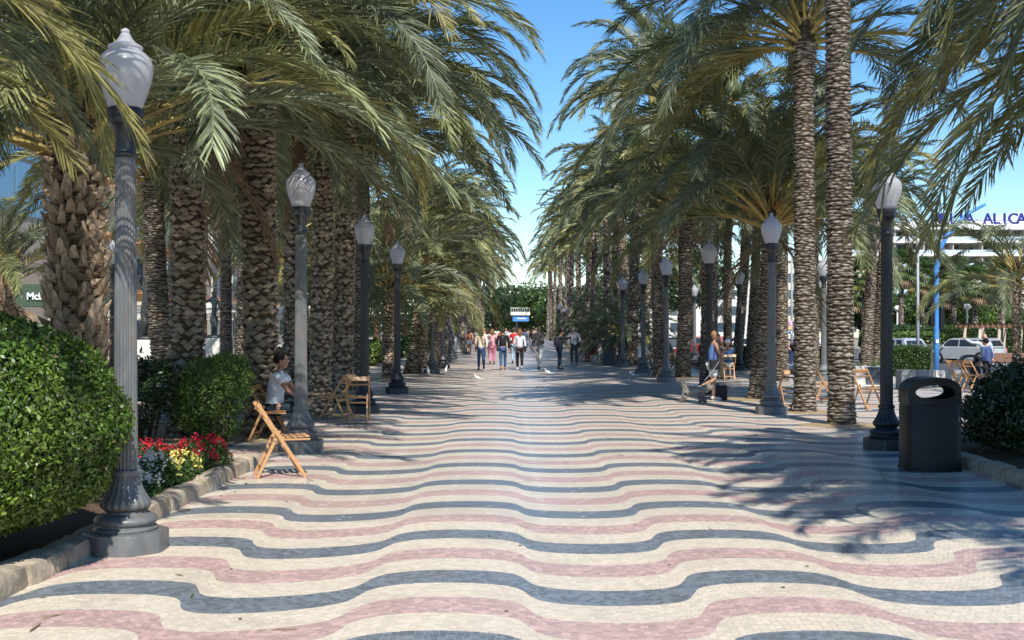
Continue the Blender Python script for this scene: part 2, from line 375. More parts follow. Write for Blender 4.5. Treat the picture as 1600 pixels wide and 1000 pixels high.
for k, lst in tiles.items():
    mb = MB(); kind = k % 4
    for Q in lst:
        n = len(Q); cx = sum(p[0] for p in Q)/n; cy = sum(p[1] for p in Q)/n
        t = random.random(); r = random.random()
        if kind == 0 and r < .025: t = 3.2
        if kind == 2: t = t*.8; t = 1.6 if r < .08 else (-.3 if r > .95 else t)
        if kind % 2 and r > .985: t = -1.2
        z = .0072+random.uniform(-.0006, .0006); ax = random.uniform(-.012, .012); ay = random.uniform(-.012, .012)
        top = []; bot = []
        for p in Q:
            dx = p[0]-cx; dy = p[1]-cy; d = math.hypot(dx, dy)+1e-6; s = max(.3, 1-.0014/d); s2 = max(.3, 1-.0009/d)
            top.append((cx+dx*s, cy+dy*s, z+ax*dx+ay*dy)); bot.append((cx+dx*s2, cy+dy*s2, .0052))
        mb.add(top+bot, [tuple(range(n))]+[(i, n+i, n+(i+1) % n, (i+1) % n) for i in range(n)], 0, t)
    par = bands.get(k, pavement); me = mb.mesh('mosaic_tiles', M[('tblue', 'tcream', 'tpink', 'tcream')[kind]])
    o = obj('mosaic_tiles', me, par); o['kind'] = 'stuff'
    if par is not pavement: o.location = (-par.location.x, -par.location.y, -par.location.z)
gs = MB()
xs = np.linspace(-3.35, 4.9, 120); yy0 = 5.9+gsm(xs); yy1 = 10.16+gsm(xs)
gs.add([(x, y_, .0056) for x, y_ in zip(xs, yy0)]+[(x, y_, .0056) for x, y_ in zip(xs, yy1)], [(i, i+1, 120+i+1, 120+i) for i in range(119)])
gs.build('grout', M['grout'], pavement)
rd = MB(); rd.add([(16.6, -30, RZ-.006), (30, -30, RZ-.006), (30, 700, RZ-.006), (16.6, 700, RZ-.006)], [(0, 1, 2, 3)])
road = tag(rd.build('road', M['asphalt']), kind='structure')
for yb in range(30, 120, 6):
    mk = MB(); mk.box((21.5, yb, RZ-.001), (.12, 3, .004)); mk.build('lane_marking', M['paint'], road)
kerb = tag(thing('kerb', 'low grey kerb running along the road beside the promenade', 'kerb', (13.5, 0, RZ)), kind='structure')
sm = MB(); sm.box((0, 0, .155), (.2, .98, .31), bev=.012); sme = sm.mesh('kerb_stone', M['grey_stone'])
for i in range(24, 90): obj('stone', sme, kerb, (0, i*1.0, .0))

# ------------------------------------------------------------------ planting beds with rough kerb stones
def kerb_stone(L, wd, h, seed):
    rnd = random.Random(seed); nx = 7; ring = 8; vs = []; sk = [0]
    prof = [(-.5, 0), (-.5, .55), (-.42, .88), (-.2, 1.0), (.2, 1.0), (.42, .9), (.5, .55), (.5, 0)]
    for i in range(nx):
        t = i/(nx-1); e = .90 if i in (0, nx-1) else 1.0
        for (a, b_) in prof:
            j = rnd.uniform(-.035, .035); jz = rnd.uniform(-.06, .05) if b_ > .4 else 0
            vs.append((a*wd*e+j*wd*.6, (t-.5)*L*.985+rnd.uniform(-.005, .005), max(0, b_*h*e+jz*h)))
    fs = [(i*ring+j, (i+1)*ring+j, (i+1)*ring+j+1, i*ring+j+1) for i in range(nx-1) for j in range(ring-1)]
    fs += [tuple(range(ring)), tuple((nx-1)*ring+j for j in range(ring))[::-1]]
    m_ = MB(); m_.add(vs, fs); me = m_.mesh('stone', M['stone'], True)
    me.set_sharp_from_angle(angle=math.radians(50)); return me
def kerb_line(pts, name, label, wd=.27, h=.15, L=.62):
    root = tag(thing(name, label, 'kerb', (*pts[0], 0)), kind='structure'); si = 0
    for a, b_ in zip(pts[:-1], pts[1:]):
        a = Vector((*a, 0)); b_ = Vector((*b_, 0)); d = b_-a; n = max(1, round(d.length/L)); l = d.length/n
        for i in range(n):
            p = a+d*(i+.5)/n-Vector((*pts[0], 0)); si += 1
            o = obj('stone', kerb_stone(l, wd*random.uniform(.92, 1.06), h*random.uniform(.88, 1.1), si*7+int(abs(pts[0][0])*10)), root, (p.x+random.uniform(-.02, .02), p.y, 0),
                    (0, 0, math.atan2(d.y, d.x)-PI/2+random.uniform(-.03, .03)))
    return root
def bed(name, x0, x1, y0, y1, m_='soil', z=.05):
    b_ = MB(); nx = max(3, int((x1-x0)*4)); ny = max(3, int((y1-y0)*4)); vs = []
    for i in range(nx+1):
        for j in range(ny+1):
            e = 0 if i in (0, nx) or j in (0, ny) else 1
            vs.append((x0+(x1-x0)*i/nx, y0+(y1-y0)*j/ny, .02+e*(z+random.uniform(-.02, .03))))
    b_.add(vs, [(i*(ny+1)+j, (i+1)*(ny+1)+j, (i+1)*(ny+1)+j+1, i*(ny+1)+j+1) for i in range(nx) for j in range(ny)])
    return tag(b_.build(name, M[m_], smooth=True), kind='structure')
bed('soil_bed', -8, -3.32, 4, 14.5)
kerb_line([(-3.33, 4.5), (-3.22, 9.4), (-3.20, 14.4), (-7.8, 14.7)], 'kerb', 'rough sandstone kerb round the flower bed at the left')
bed('soil_bed', -7.5, -4.0, 15.6, 19.8, 'sand', .08)
kerb_line([(-4.0, 15.5), (-7.5, 15.6)], 'kerb', 'rough kerb in front of the left shrubs and trunks', .2, .10)
bed('soil_bed', 5.75, 11, 3, 17.4)
kerb_line([(5.62, 3.5), (5.62, 17.3), (9.5, 17.5)], 'kerb', 'rough stone kerb beside the black litter bin at the right', .25, .16)
bed('soil_bed', -9.5, -6.2, 28, 130, 'soil', .05)
bed('soil_bed', 8.0, 13.3, 43.5, 130, 'soil', .05)
kerb_line([(7.9, 130), (7.9, 43.3), (13.3, 43.2)], 'kerb', 'low kerb of the dark hedge bed behind the right palms', .2, .1, 1.5)

# ------------------------------------------------------------------ palm fronds
def frond_mesh(a0, droop, L, pairs, seed, mats, lw=.026, ll=.56, twist=0.):
    rnd = random.Random(seed); mb = MB(); n = 22; P = []; T = []
    x = z = 0.; side = 0.; ds = L/(n-1); lat = rnd.uniform(-.25, .25)
    for i in range(n):
        s = i/(n-1); a = a0-droop*s**1.55; P.append(Vector((x, side, z))); T.append(a)
        x += math.cos(a)*ds; z += math.sin(a)*ds; side += lat*s*ds
    def at(s):
        f = s*(n-1); i = min(int(f), n-2); t = f-i; return P[i].lerp(P[i+1], t), T[i]*(1-t)+T[i+1]*t
    # rachis
    rr = [(.032*(1-s)**.9+.004)*(1.5 if s < .04 else 1) for s in [i/(n-1) for i in range(n)]]
    mb.tube(P[:6], rr[:6], 5, 1); mb.tube(P[5:], rr[5:], 4, 0)
    s0 = .14
    for k in range(pairs):
        u = (k+rnd.uniform(-.25, .25))/pairs; s = s0+(1-s0)*max(0, min(1, u)); p, a = at(s)
        t = Vector((math.cos(a), lat*s, math.sin(a))).normalized(); up = Vector((-math.sin(a), 0, math.cos(a)))
        env = (min(1, (s-s0)/.12+.25))*(1-.62*max(0, (s-.55)/.45)**1.4); l0 = ll*env
        for sd in (-1, 1):
            if rnd.random() < .03: continue
            fw = math.radians(rnd.gauss(48-18*s, 7)); lift = math.radians(rnd.gauss(26, 13)-12*s)
            tw = twist*s
            sv = Vector((0, sd, 0))
            sv = (sv*math.cos(lift)+up*math.sin(lift))
            d = (t*math.cos(fw)+sv*math.sin(fw)).normalized()
            l = l0*rnd.uniform(.85, 1.12); wd = lw*(.8+.3*env)*rnd.uniform(.85, 1.15)
            wdir = d.cross(sv.cross(t)).normalized(); wdir = (wdir+up*rnd.uniform(-.9, .9)+t*rnd.uniform(-.3, .3)).normalized()
            g = Vector((0, 0, -1))
            m1 = p+d*l*.45+g*l*.025; m2 = p+d*l*.8+g*l*.10; tip = p+d*l+g*l*.19
            v = [p+wdir*wd*.25, p-wdir*wd*.25, m1+wdir*wd*.5, m1-wdir*wd*.5, m2+wdir*wd*.33, m2-wdir*wd*.33, tip]
            tt = rnd.random()
            mb.add(v, [(0, 1, 3, 2), (2, 3, 5, 4), (4, 5, 6)], 0, tt)
    # thorns on the petiole
    for k in range(14):
        s = .03+.12*k/14; p, a = at(s); sd = 1 if k % 2 else -1
        d = Vector((.5, sd, .35)).normalized()
        mb.add([p+Vector((.008, 0, 0)), p-Vector((.008, 0, 0)), p+d*.13], [(0, 1, 2)], 1, .6)
    return mb.mesh('frond', mats)
FR = {}
ANG = [82, 66, 50, 34, 18, 2, -16, -34]
DRO = [62, 86, 98, 98, 88, 72, 54, 40]
for lod, (pairs, lw) in enumerate(((145, .020), (92, .030), (44, .058))):
    for ci, mk in enumerate(('frond_a', 'frond_b', 'frond_y')):
        for ai, (a, d) in enumerate(zip(ANG, DRO)):
            for v_ in range(2 if lod < 2 else 1):
                FR[(lod, ci, ai, v_)] = frond_mesh(math.radians(a), math.radians(d*(1, 1.18)[v_]), 4.0, pairs, ai*31+v_*7+ci*100+lod*1000, [M[mk], M['petiole']], lw)
FR['dry'] = frond_mesh(math.radians(-45), math.radians(40), 2.6, 40, 999, [M['frond_dry'], M['frond_dry']], .035)

# ------------------------------------------------------------------ palm trunks
def trunk_mesh(kind, H, r0, seed, lean=(0, 0), flare=1.0):
    rnd = random.Random(seed); mb = MB()
    def cen(z): t = z/H; return Vector((lean[0]*t+.12*lean[0]*math.sin(t*PI), lean[1]*t, z))
    def rad(z):
        t = z/H; r = r0*(1+.18*flare*math.exp(-z/.35))*(1-.10*t)
        if kind == 'boot': r *= 1+.10*math.sin(min(1, t)*PI)
        if t > .86: r *= 1+.35*(t-.86)/.14*(1 if kind != 'boot' else .2)
        return r
    n = 14; zs = np.linspace(-.05, H, max(6, int(H/.3)))
    mb.tube([cen(z) for z in zs], [rad(z)*.93 for z in zs], n, 1)
    P = {'boot': (.095, 11, .08, .78, 1.5), 'scale': (.082, 10, .042, 1.25, 1.15), 'ring': (.056, 8, .022, 1.3, .95), 'far': (.17, 6, .045, 1.2, 1.1)}[kind]
    rowh, na, pr, wf, hf = P; rows = int(H/rowh)
    for i in range(rows):
        z = (i+.5)*rowh
        for j in range(na):
            a = 2*PI*(j+.5*(i % 2)+rnd.uniform(-.24, .24)+i*.031)/na; zz = z+rnd.uniform(-.42, .42)*rowh
            c = cen(zz); r = rad(zz); wd = 2*PI*r/na*wf*rnd.uniform(.6, 1.25); hh = rowh*hf*rnd.uniform(.65, 1.35)
            p = pr*rnd.uniform(.35, 1.5)*(r0/.25)
            er = Vector((math.cos(a), math.sin(a), 0)); et = Vector((-math.sin(a), math.cos(a), 0)); ez = Vector((0, 0, 1))
            b0 = c+er*r*.93; tk = rnd.uniform(-.2, .2)
            if kind == 'boot':
                ez2 = (ez+et*tk).normalized(); tip = hh*rnd.uniform(.55, 1.15); sk = rnd.uniform(-.25, .25)*wd
                vs = [b0-et*wd*.55-ez2*hh*.35, b0+et*wd*.55-ez2*hh*.35, b0+et*wd*.42+ez2*hh*.3, b0-et*wd*.42+ez2*hh*.3,
                      b0+er*p*.55-et*wd*.34-ez2*hh*.15, b0+er*p*.55+et*wd*.34-ez2*hh*.15,
                      b0+er*p*1.1+et*(wd*.17+sk)+ez2*tip, b0+er*p*1.0-et*(wd*.2-sk)+ez2*tip*rnd.uniform(.7, 1.1)]
                fs = [(0, 1, 5, 4), (4, 5, 6, 7), (1, 2, 6, 5), (3, 0, 4, 7), (2, 3, 7, 6)]
                mb.add(vs, fs, 0, rnd.random())
                for q in range(22):       # torn fibres round each leaf base
                    fa = et*rnd.uniform(-.6, .6)*wd; f0 = b0+er*p*.5+fa+ez*rnd.uniform(-.3, .3)*hh
                    fd = (er*rnd.uniform(.1, .9)+et*rnd.uniform(-1.5, 1.5)+ez*rnd.uniform(-1.0, .7))*.07
                    mb.add([f0, f0+Vector((0, 0, .007)), f0+fd*rnd.uniform(.6, 1.7)], [(0, 1, 2)], 2, rnd.random())
            else:
                j1, j2, j3 = rnd.uniform(-.25, .2), rnd.uniform(-.25, .2), rnd.uniform(-.2, .2)
                vs = [b0-et*wd*.5+ez*hh*j1, b0+et*wd*.5+ez*hh*j2, b0+ez*hh*.55, b0-ez*hh*.5,
                      b0+er*p-et*wd*(.36+j3*.3)+ez*hh*(.12+j1*.6), b0+er*p*rnd.uniform(.8, 1.15)+et*wd*(.36-j3*.3)+ez*hh*(.12+j2*.6), b0+er*p*.8+et*wd*j3-ez*hh*.2]
                fs = [(0, 6, 4), (6, 5, 4), (6, 1, 5), (0, 3, 6), (3, 1, 6), (0, 4, 2), (4, 5, 2), (5, 1, 2)]
                mb.add(vs, fs, 0, rnd.random())
    if kind == 'scale':          # frayed fibre between the scales
        for q in range(int(H*260)):
            z = rnd.uniform(0, H); a = rnd.uniform(0, 2*PI); r = rad(z); er = Vector((math.cos(a), math.sin(a), 0)); et = Vector((-math.sin(a), math.cos(a), 0)); f0 = cen(z)+er*r
            fd = (er*rnd.uniform(.2, .9)+et*rnd.uniform(-1.4, 1.4)+Vector((0, 0, rnd.uniform(-.6, .9))))*rnd.uniform(.02, .055); mb.add([f0, f0+Vector((0, 0, .006)), f0+fd], [(0, 1, 2)], 2, rnd.random())
    top = {'boot': 'trunk_boot', 'scale': 'trunk_scale', 'ring': 'trunk_ring', 'far': 'trunk_ring'}[kind]
    me = mb.mesh('trunk', [M[top], M['trunk_core'], M['fibre']]); return me, cen(H)
# clusters of cut leaf stubs under a crown
TC = {}
def palm(x, y, H, r0=.24, kind='scale', nf=58, Lf=1.0, label='', lean=(0, 0), seed=1, group='date palms lining the promenade', lod=0, cached=False, hue=None, up=0, low=0, name='palm_tree'):
    root = thing(name, label, 'palm tree', (x, y, 0), 0, group); rnd = random.Random(seed)
    if cached:
        key = (kind, cached)
        if key not in TC: TC[key] = trunk_mesh(kind, 6.0, .23, cached*17, (random.uniform(-.35, .35), 0))
        me, top = TC[key]; sc = H/6.0; obj('trunk', me, root, scl=(r0/.23, r0/.23, sc)); top = Vector((top.x*r0/.23, top.y*r0/.23, H))
    else:
        me, top = trunk_mesh(kind, H, r0, seed, lean); obj('trunk', me, root)
    cb = MB(); cb.ell((0, 0, 0), (r0*1.05, r0*1.05, .55), 10, 6); o = cb.build('crown_heart', M['trunk_core'], root, loc=top+Vector((0, 0, .1)))
    for i in range(nf):
        u = (i+rnd.uniform(0, .8))/nf; az = i*2.39996+rnd.uniform(-.2, .2)
        ai = int(u**(.9)*(6-low)+rnd.uniform(-.3, .3)); ai = max(up, min(5-low, ai))
        ci = hue if hue is not None and rnd.random() < .75 else rnd.choice((0, 0, 1, 1, 0, 1, 1, 2))
        if ai >= 5 and rnd.random() < .35: ci = 2
        me = FR[(lod, ci, ai, rnd.randrange(2) if lod < 2 else 0)]; s = Lf*rnd.uniform(.86, 1.1)*(0.8 if ai == 0 else 1)
        rb = r0*(.25+.75*u)
        fl_, fr_ = top+Vector((math.cos(az)*rb, math.sin(az)*rb, .45-.62*u)), Euler((rnd.uniform(-.25, .25), rnd.uniform(-.12, .12), az))
        if x > 4 and 14 < y < 28:      # the sun reaches the walking woman and the pale lamp between these crowns
            R_ = fr_.to_matrix(); hit = 0; vv = me.vertices
            for vi in range(0, len(vv), 41):
                p_ = R_ @ (vv[vi].co*s)+fl_; tt_ = (p_.z-.8)/to_sun.z; gx = x+p_.x-to_sun.x*tt_; gy = y+p_.y-to_sun.y*tt_
                if (abs(gx-4.6) < 1.0 and abs(gy-26.4) < 1.4) or (abs(gx-5.3) < .5 and abs(gy-22.6) < .8): hit += 1
            if hit > 1: continue
        if x < 0 and 12 < y < 28 and x > -6:       # fronds are pruned where they would hang over the second and third lantern
            R_ = fr_.to_matrix(); hit = 0; vv = me.vertices
            for vi in range(0, len(vv), 23):
                p_ = R_ @ (vv[vi].co*s)+fl_; Y_ = y+p_.y; qx = 794+F*(x+p_.x)/Y_; qy = 513-F*(p_.z-EYE)/Y_
                if (abs(qx-470) < 24 and abs(qy-300) < 34 and Y_ < 16.2) or (abs(qx-568) < 18 and abs(qy-366) < 28 and Y_ < 23.3): hit += 1
            if hit > 0: continue
        obj('frond', me, root, fl_, fr_, (s, s, s))
    if lod == 0 and rnd.random() < .6:
        fb_ = MB()
        for q in range(26):
            az = rnd.uniform(0, 6.28) if q % 2 else rnd.uniform(-1.5, 0); l = rnd.uniform(.5, 1.0); d = Vector((math.cos(az), math.sin(az), 0)); p0 = top+d*.15+Vector((0, 0, .2))
            fb_.tube([p0, p0+d*l*.5+Vector((0, 0, .25*l)), p0+d*l+Vector((0, 0, -.15*l)), p0+d*l*1.15+Vector((0, 0, -.7*l))], [.012, .009, .006, .003], 4)
        fb_.build('fruit_stalk', M['stalk'], root)
    if rnd.random() < .3 and lod < 2:
        for q in range(2):
            obj('frond', FR['dry'], root, top+Vector((0, 0, -.25)), (0, 0, rnd.uniform(0, 6.28)))
    return root
GL = 'date palms lining the left of the promenade'; GR = 'date palms lining the right of the promenade'
palm(-4.88, 13.0, 3.8, .275, 'boot', 60, 1.08, 'stout palm with shaggy peeling leaf bases rising behind the round clipped bush', seed=11, group=GL, low=1)
palm(-4.85, 17.3, 5.0, .262, 'scale', 50, 1.0, 'palm with bulging knobbly trunk standing just behind the flower bed', (.05, 0), 12, GL, low=1)
palm(-3.83, 18.0, 5.7, .272, 'scale', 60, 1.2, 'thick scaly palm between the light green shrub and the man sitting on a chair', (-.1, 0), 13, GL, low=1)
palm(-4.55, 24.5, 5.6, .24, 'scale', 46, 1.05, 'shaded palm behind the seated man, left of the second left lamp', (0, 0), 14, GL, low=1)
palm(-3.66, 22.3, 6.0, .21, 'scale', 48, 1.1, 'dark shaded palm just right of the second left lamp post', (.1, 0), 15, GL, low=1)
palm(-3.55, 24.6, 6.6, .22, 'scale', 58, 1.12, 'sunlit palm behind the pair of folding chairs, left of the third lamp', (.1, 0), 16, GL, low=1)
palm(-3.9, 30.5, 6.5, .21, 'ring', 52, 1.1, 'slim palm rising between the third and fourth left lamps', (.05, 0), 17, GL, lod=1, low=1)
palm(-4.0, 38.5, 3.1, .2, 'scale', 50, .95, 'low palm with spreading crown just left of the fourth left lamp', (0, 0), 18, GL, lod=1)
palm(-3.6, 43.0, 3.5, .3, 'scale', 46, .9, 'leaning thick palm with pale trunk right of the fourth left lamp', (.5, 0), 19, GL, lod=1)
palm(-12.7, 29.0, 2.9, .2, 'boot', 34, .72, 'short bushy palm at the far left in front of the green restaurant sign', seed=20, group=GL, lod=1, low=2)
palm(-5.8, 7.2, 4.5, .3, 'boot', 46, 1.05, 'palm just out of frame at the left whose fronds hang before the nearest lamp globe', seed=77, group=GL)
palm(-9.8, 40, 6.0, .21, 'ring', 46, 1.0, 'slim palm beside the pale pedestal of the second statue', seed=21, group=GL, lod=1)
palm(5.85, 20.2, 11.4, .225, 'ring', 60, 1.1, 'tall palm with ringed trunk, nearest of the right row, crown above the frame', (-.1, 0), 31, GR)
palm(6.0, 23.3, 7.5, .215, 'ring', 60, 1.1, 'tall straight palm between two folding chairs, right of the pale lamp post', (-.02, 0), 32, GR)
palm(5.95, 27.6, 4.3, .21, 'ring', 60, 1.15, 'palm with low wide crown directly behind the pale right lamp post', (.35, 0), 33, GR, low=1)
palm(6.02, 39.7, 5.7, .25, 'ring', 54, 1.15, 'palm with thick sandy foot left of the woman walking a dog', (.12, 0), 34, GR, lod=1, low=1)
palm(5.3, 40.5, 10.2, .2, 'ring', 56, 1.0, 'tallest palm of the right row, its crown standing highest against the sky', (-.15, 0), 35, GR, lod=1)
palm(5.6, 32.5, 7.4, .2, 'ring', 52, 1.12, 'palm with arching yellow-green fronds beyond the dark right lamp', (.1, 0), 36, GR, lod=1, low=1)
palm(7.0, 10.8, 5.1, .26, 'boot', 84, 1.04, 'near palm off the right edge whose dark fronds hang into the top right corner', seed=37, group=GR, low=-1)
palm(7.0, 8.2, 5.5, .25, 'boot', 60, 1.0, 'second near palm off the right edge, fronds hanging into the top right corner', seed=91, group=GR)
palm(7.4, 5.4, 6.2, .26, 'boot', 54, 1.1, 'palm beside the viewer, out of frame, whose fronds shade the foreground', seed=38, group=GR)
palm(13.25, 30.0, 2.9, .11, 'scale', 26, .8, 'low palm with thin dark trunk at the right edge above the dark bush', seed=39, group=GR, lod=1, hue=1, up=2)
palm(12.4, 40.0, 6.6, .19, 'ring', 30, .62, 'left one of two leaning palms behind the grey planter', (.3, 0), 40, GR, lod=1, low=2)
palm(12.95, 40.6, 6.4, .26, 'ring', 30, .62, 'right and thicker one of two leaning palms behind the grey planter', (.45, 0), 41, GR, lod=1, low=2)
for i, (px, y, h_, ln, lb) in enumerate(((1113, 50, 6.8, .1, 'slim dark palm directly behind the dark right lamp'), (1137, 52, 6.4, 0, 'thin shaded palm right of the dark right lamp'),
        (1150, 44.5, 6.9, .45, 'leaning slim palm left of the small dark outer lamp'), (1170, 46, 6.2, .35, 'palm with slanting trunk just right of the small dark outer lamp'),
        (1186, 40, 6.4, .5, 'leaning palm with pale bark, left of the palm with the low wide crown'), (1222, 37, 6.0, 0, 'shaded palm between the pale lamp post and the seated man in navy'),
        (1271, 41, 6.5, 0, 'dark thin palm left of the small pale outer lamp'), (1298, 42.5, 6.6, .1, 'palm half hidden behind the nearest ringed trunk'))):
    palm(X_at(px, y), y, h_, .2, 'ring', 34, .85, lb, (ln, 0), 60+i, GR, lod=1, low=1)
# rows running on into the distance
rnd = random.Random(5); ORD = ['first', 'second', 'third', 'fourth', 'fifth']
def row(x0, ys, side, lb, grp, hr=(5.5, 8.0)):
    for i, y in enumerate(ys):
        l = 1 if y < 62 else 2
        palm(x0+rnd.uniform(-.35, .35), y+rnd.uniform(-.8, .8), rnd.uniform(*hr)+(1.3 if y > 58 and abs(x0) < 7 else 0)+(1.5 if y > 100 else 0), rnd.uniform(.19, .25), 'far' if y > 62 else 'ring', 44 if y < 80 else 36, rnd.uniform(.95, 1.12), lb if i >= 5 or abs(x0) > 7 else ORD[i]+' '+lb.replace('palm in the dense', 'palm counted along the'), seed=200+int(y*3+side*50+x0), group=grp, lod=l, cached=1+i % 4, low=1 if y < 58 else 0)
row(-3.7, [49, 54.5, 60, 66, 72, 78, 85, 92, 99, 107, 115, 124, 133, 143, 155, 168], -1, 'palm in the dense left inner row beyond the fourth left lamp', GL, (5.0, 7.2))
row(-7.8, [25, 34, 45, 58, 75, 94], -1, 'palm in the shaded second row at the left', GL, (5.0, 6.8))
row(-11.8, [46, 54, 63, 72, 82], -1, 'palm in the outer left row near the cafe awnings', GL, (5.0, 6.6))
row(5.9, [46.5, 52.5, 58.5, 64.5, 70, 76, 83, 90, 97, 105, 114, 123, 133, 143, 155, 168], 1, 'palm in the dense right inner row beyond the walking woman', GR, (6.5, 8.6))
row(9.4, [62, 78, 95, 111], 1, 'palm in the shaded second row at the right', GR, (6, 7.2))
# young palms with low fronds under the right row
for i, (px, y) in enumerate(((905, 74), (925, 62), (948, 58), (965, 54))):
    palm(X_at(px, y)+.8, y, 1.3, .16, 'far', 30, .72, ('leftmost', 'second from left', 'third from left', 'rightmost')[i]+' of the four low young palms shading the foot of the right row', seed=400+i, group='young palms under the right row', lod=1, cached=5, hue=1)

# ------------------------------------------------------------------ lamps
def lathe_smooth(prof, n, mt, name, root, auto=35, flute=None, loc=None):
    mb = MB(); mb.lathe(prof, n, flute=flute); return mb.build(name, mt, root, auto=auto, loc=loc)
def make_lamp(mt):
    r = thing('street_lamp', 'x', 'street lamp', group='globe lamps along the promenade')
    pl = MB(); oc = []
    for j in range(8):
        for da in (-.11, 0, .11):
            a = PI/8+j*PI/4+da; rr = .318 if da == 0 else .312; oc.append((rr*math.cos(a), rr*math.sin(a)))
    n = len(oc); lv = [(0, 1.0), (.145, 1.0), (.158, .985), (.163, .95), (.166, .75)]
    pl.add([(p[0]*s, p[1]*s, z) for z, s in lv for p in oc], [(i*n+j, i*n+(j+1) % n, (i+1)*n+(j+1) % n, (i+1)*n+j) for i in range(len(lv)-1) for j in range(n)]+[tuple((len(lv)-1)*n+j for j in range(n))])
    pl.build('plinth', mt, r, auto=30)
    lathe_smooth([(.235, .165), (.24, .18), (.228, .195), (.213, .2), (.21, .215), (.226, .22), (.236, .235), (.236, .25), (.222, .27), (.18, .29), (.155, .298), (.15, .312), (.158, .318)], 40, mt, 'base_moulding', r)
    mb = MB(); prof = [(.155, .32), (.178, .335), (.19, .36), (.188, .38), (.168, .41), (.143, .45), (.122, .50), (.108, .55), (.102, .58)]
    mb.lathe(prof, 120, flute=.05); mb.build('fluted_neck', mt, r, auto=60)
    lathe_smooth([(.10, .575), (.112, .58), (.116, .60), (.112, .62), (.098, .625)], 32, mt, 'ring', r)
    zs = np.linspace(.62, 3.02, 7); mb = MB(); mb.lathe([(.090-.014*(z-.62)/2.4, z) for z in zs], 120, flute=.10); mb.build('pole', mt, r, auto=60)
    lathe_smooth([(.074, 3.0), (.088, 3.01), (.09, 3.03), (.077, 3.045), (.073, 3.06), (.076, 3.15), (.09, 3.215), (.115, 3.25), (.128, 3.27), (.128, 3.29), (.122, 3.295), (.122, 3.31), (.134, 3.315), (.136, 3.35), (.13, 3.375), (.12, 3.38)], 40, M['iron_dark_shaded'], 'capital', r)
    lathe_smooth([(.122, 3.375), (.138, 3.42), (.165, 3.50), (.192, 3.59), (.205, 3.66), (.204, 3.71), (.19, 3.755), (.16, 3.79), (.128, 3.815), (.118, 3.83)], 40, M['globe'], 'globe', r, 80)
    lathe_smooth([(.118, 3.828), (.13, 3.838), (.128, 3.85), (.105, 3.862), (.075, 3.885), (.05, 3.915), (.038, 3.94), (.03, 3.95)], 32, M['globe'], 'globe_cap', r, 80)
    lathe_smooth([(.02, 3.945), (.032, 3.952), (.034, 3.968), (.024, 3.982), (.004, 3.992)], 16, M['globe'], 'finial', r, 80)
    lathe_smooth([(.035, 3.39), (.035, 3.5), (.045, 3.52), (.055, 3.6), (.04, 3.67), (.01, 3.7)], 16, M['white_stone'], 'bulb', r, 80)
    return r
protos = {}
def lamp(x, y, dark, label, group='globe lamps along the promenade'):
    k = 'iron_dark_shaded' if dark else 'iron'  # dark lamps share the grey paint, their shade is painted in
    if k not in protos: protos[k] = r = make_lamp(M[k])
    else: r = dup(protos[k])
    r.location = (x, y, 0); r['label'] = label; r['group'] = group; r.rotation_euler = (0, random.uniform(-.003, .003), random.choice((0, PI/4*2)))
lamp(-2.92, 8.8, 0, 'nearest globe lamp, its grey fluted base standing beside the round clipped bush')
lamp(-2.87, 15.95, 0, 'second grey lamp on the left, just behind the tilted folding chair')
lamp(-2.88, 23.1, 1, 'shade-darkened lamp beside the pair of folding chairs, third on the left')
lamp(-2.90, 30.1, 1, 'dark lamp fourth on the left, standing alone on the striped paving')
lamp(X_at(675, 43.3), 43.3, 0, 'fifth lamp on the left, in front of the leaning palm, pigeon at its foot')
lamp(X_at(692, 49), 49, 1, 'sixth lamp on the left, dark base, small in the distance')
lamp(X_at(705, 57), 57, 0, 'seventh lamp on the left, grey, far down the row')
lamp(X_at(716, 65), 65, 0, 'eighth lamp on the left, between the seventh lamp and the walkers')
lamp(X_at(728, 76), 76, 0, 'ninth and farthest clear lamp on the left near the person in blue shorts')
lamp(5.32, 16.2, 1, 'tall shade-darkened lamp immediately left of the large black litter bin')
lamp(5.21, 22.8, 0, 'pale grey lamp between the woman with the dog and the folding chair')
lamp(5.22, 29.9, 1, 'dark lamp standing directly behind the woman with the dog')
lamp(X_at(1041, 36.4), 36.4, 0, 'grey lamp left of the thick sandy-footed palm')
lamp(X_at(1005, 43.7), 43.7, 0, 'grey lamp left of the two pale folding chairs')
lamp(X_at(973, 50.2), 50.2, 0, 'small grey lamp beside the dark litter bin in the distance')
lamp(X_at(176, 30), 30, 1, 'small dark lamp seen just left of the nearest lamp post')
lamp(X_at(1287, 37), 37, 0, 'small pale lamp between the two tall ringed palms')
lamp(X_at(1155, 44), 44, 1, 'small dark lamp right of the man in the white cap')
lamp(X_at(1117, 51), 51, 0, 'small lamp just right of the dark lamp behind the woman')
lamp(X_at(562, 66), 66, 0, 'faint lamp in the shade between the third and fourth left lamps')
for px, y in ((1085, 60), (882, 120), (874, 104)): lamp(X_at(px, y), y, 0, 'distant lamp half lost among the trunks of the right row')

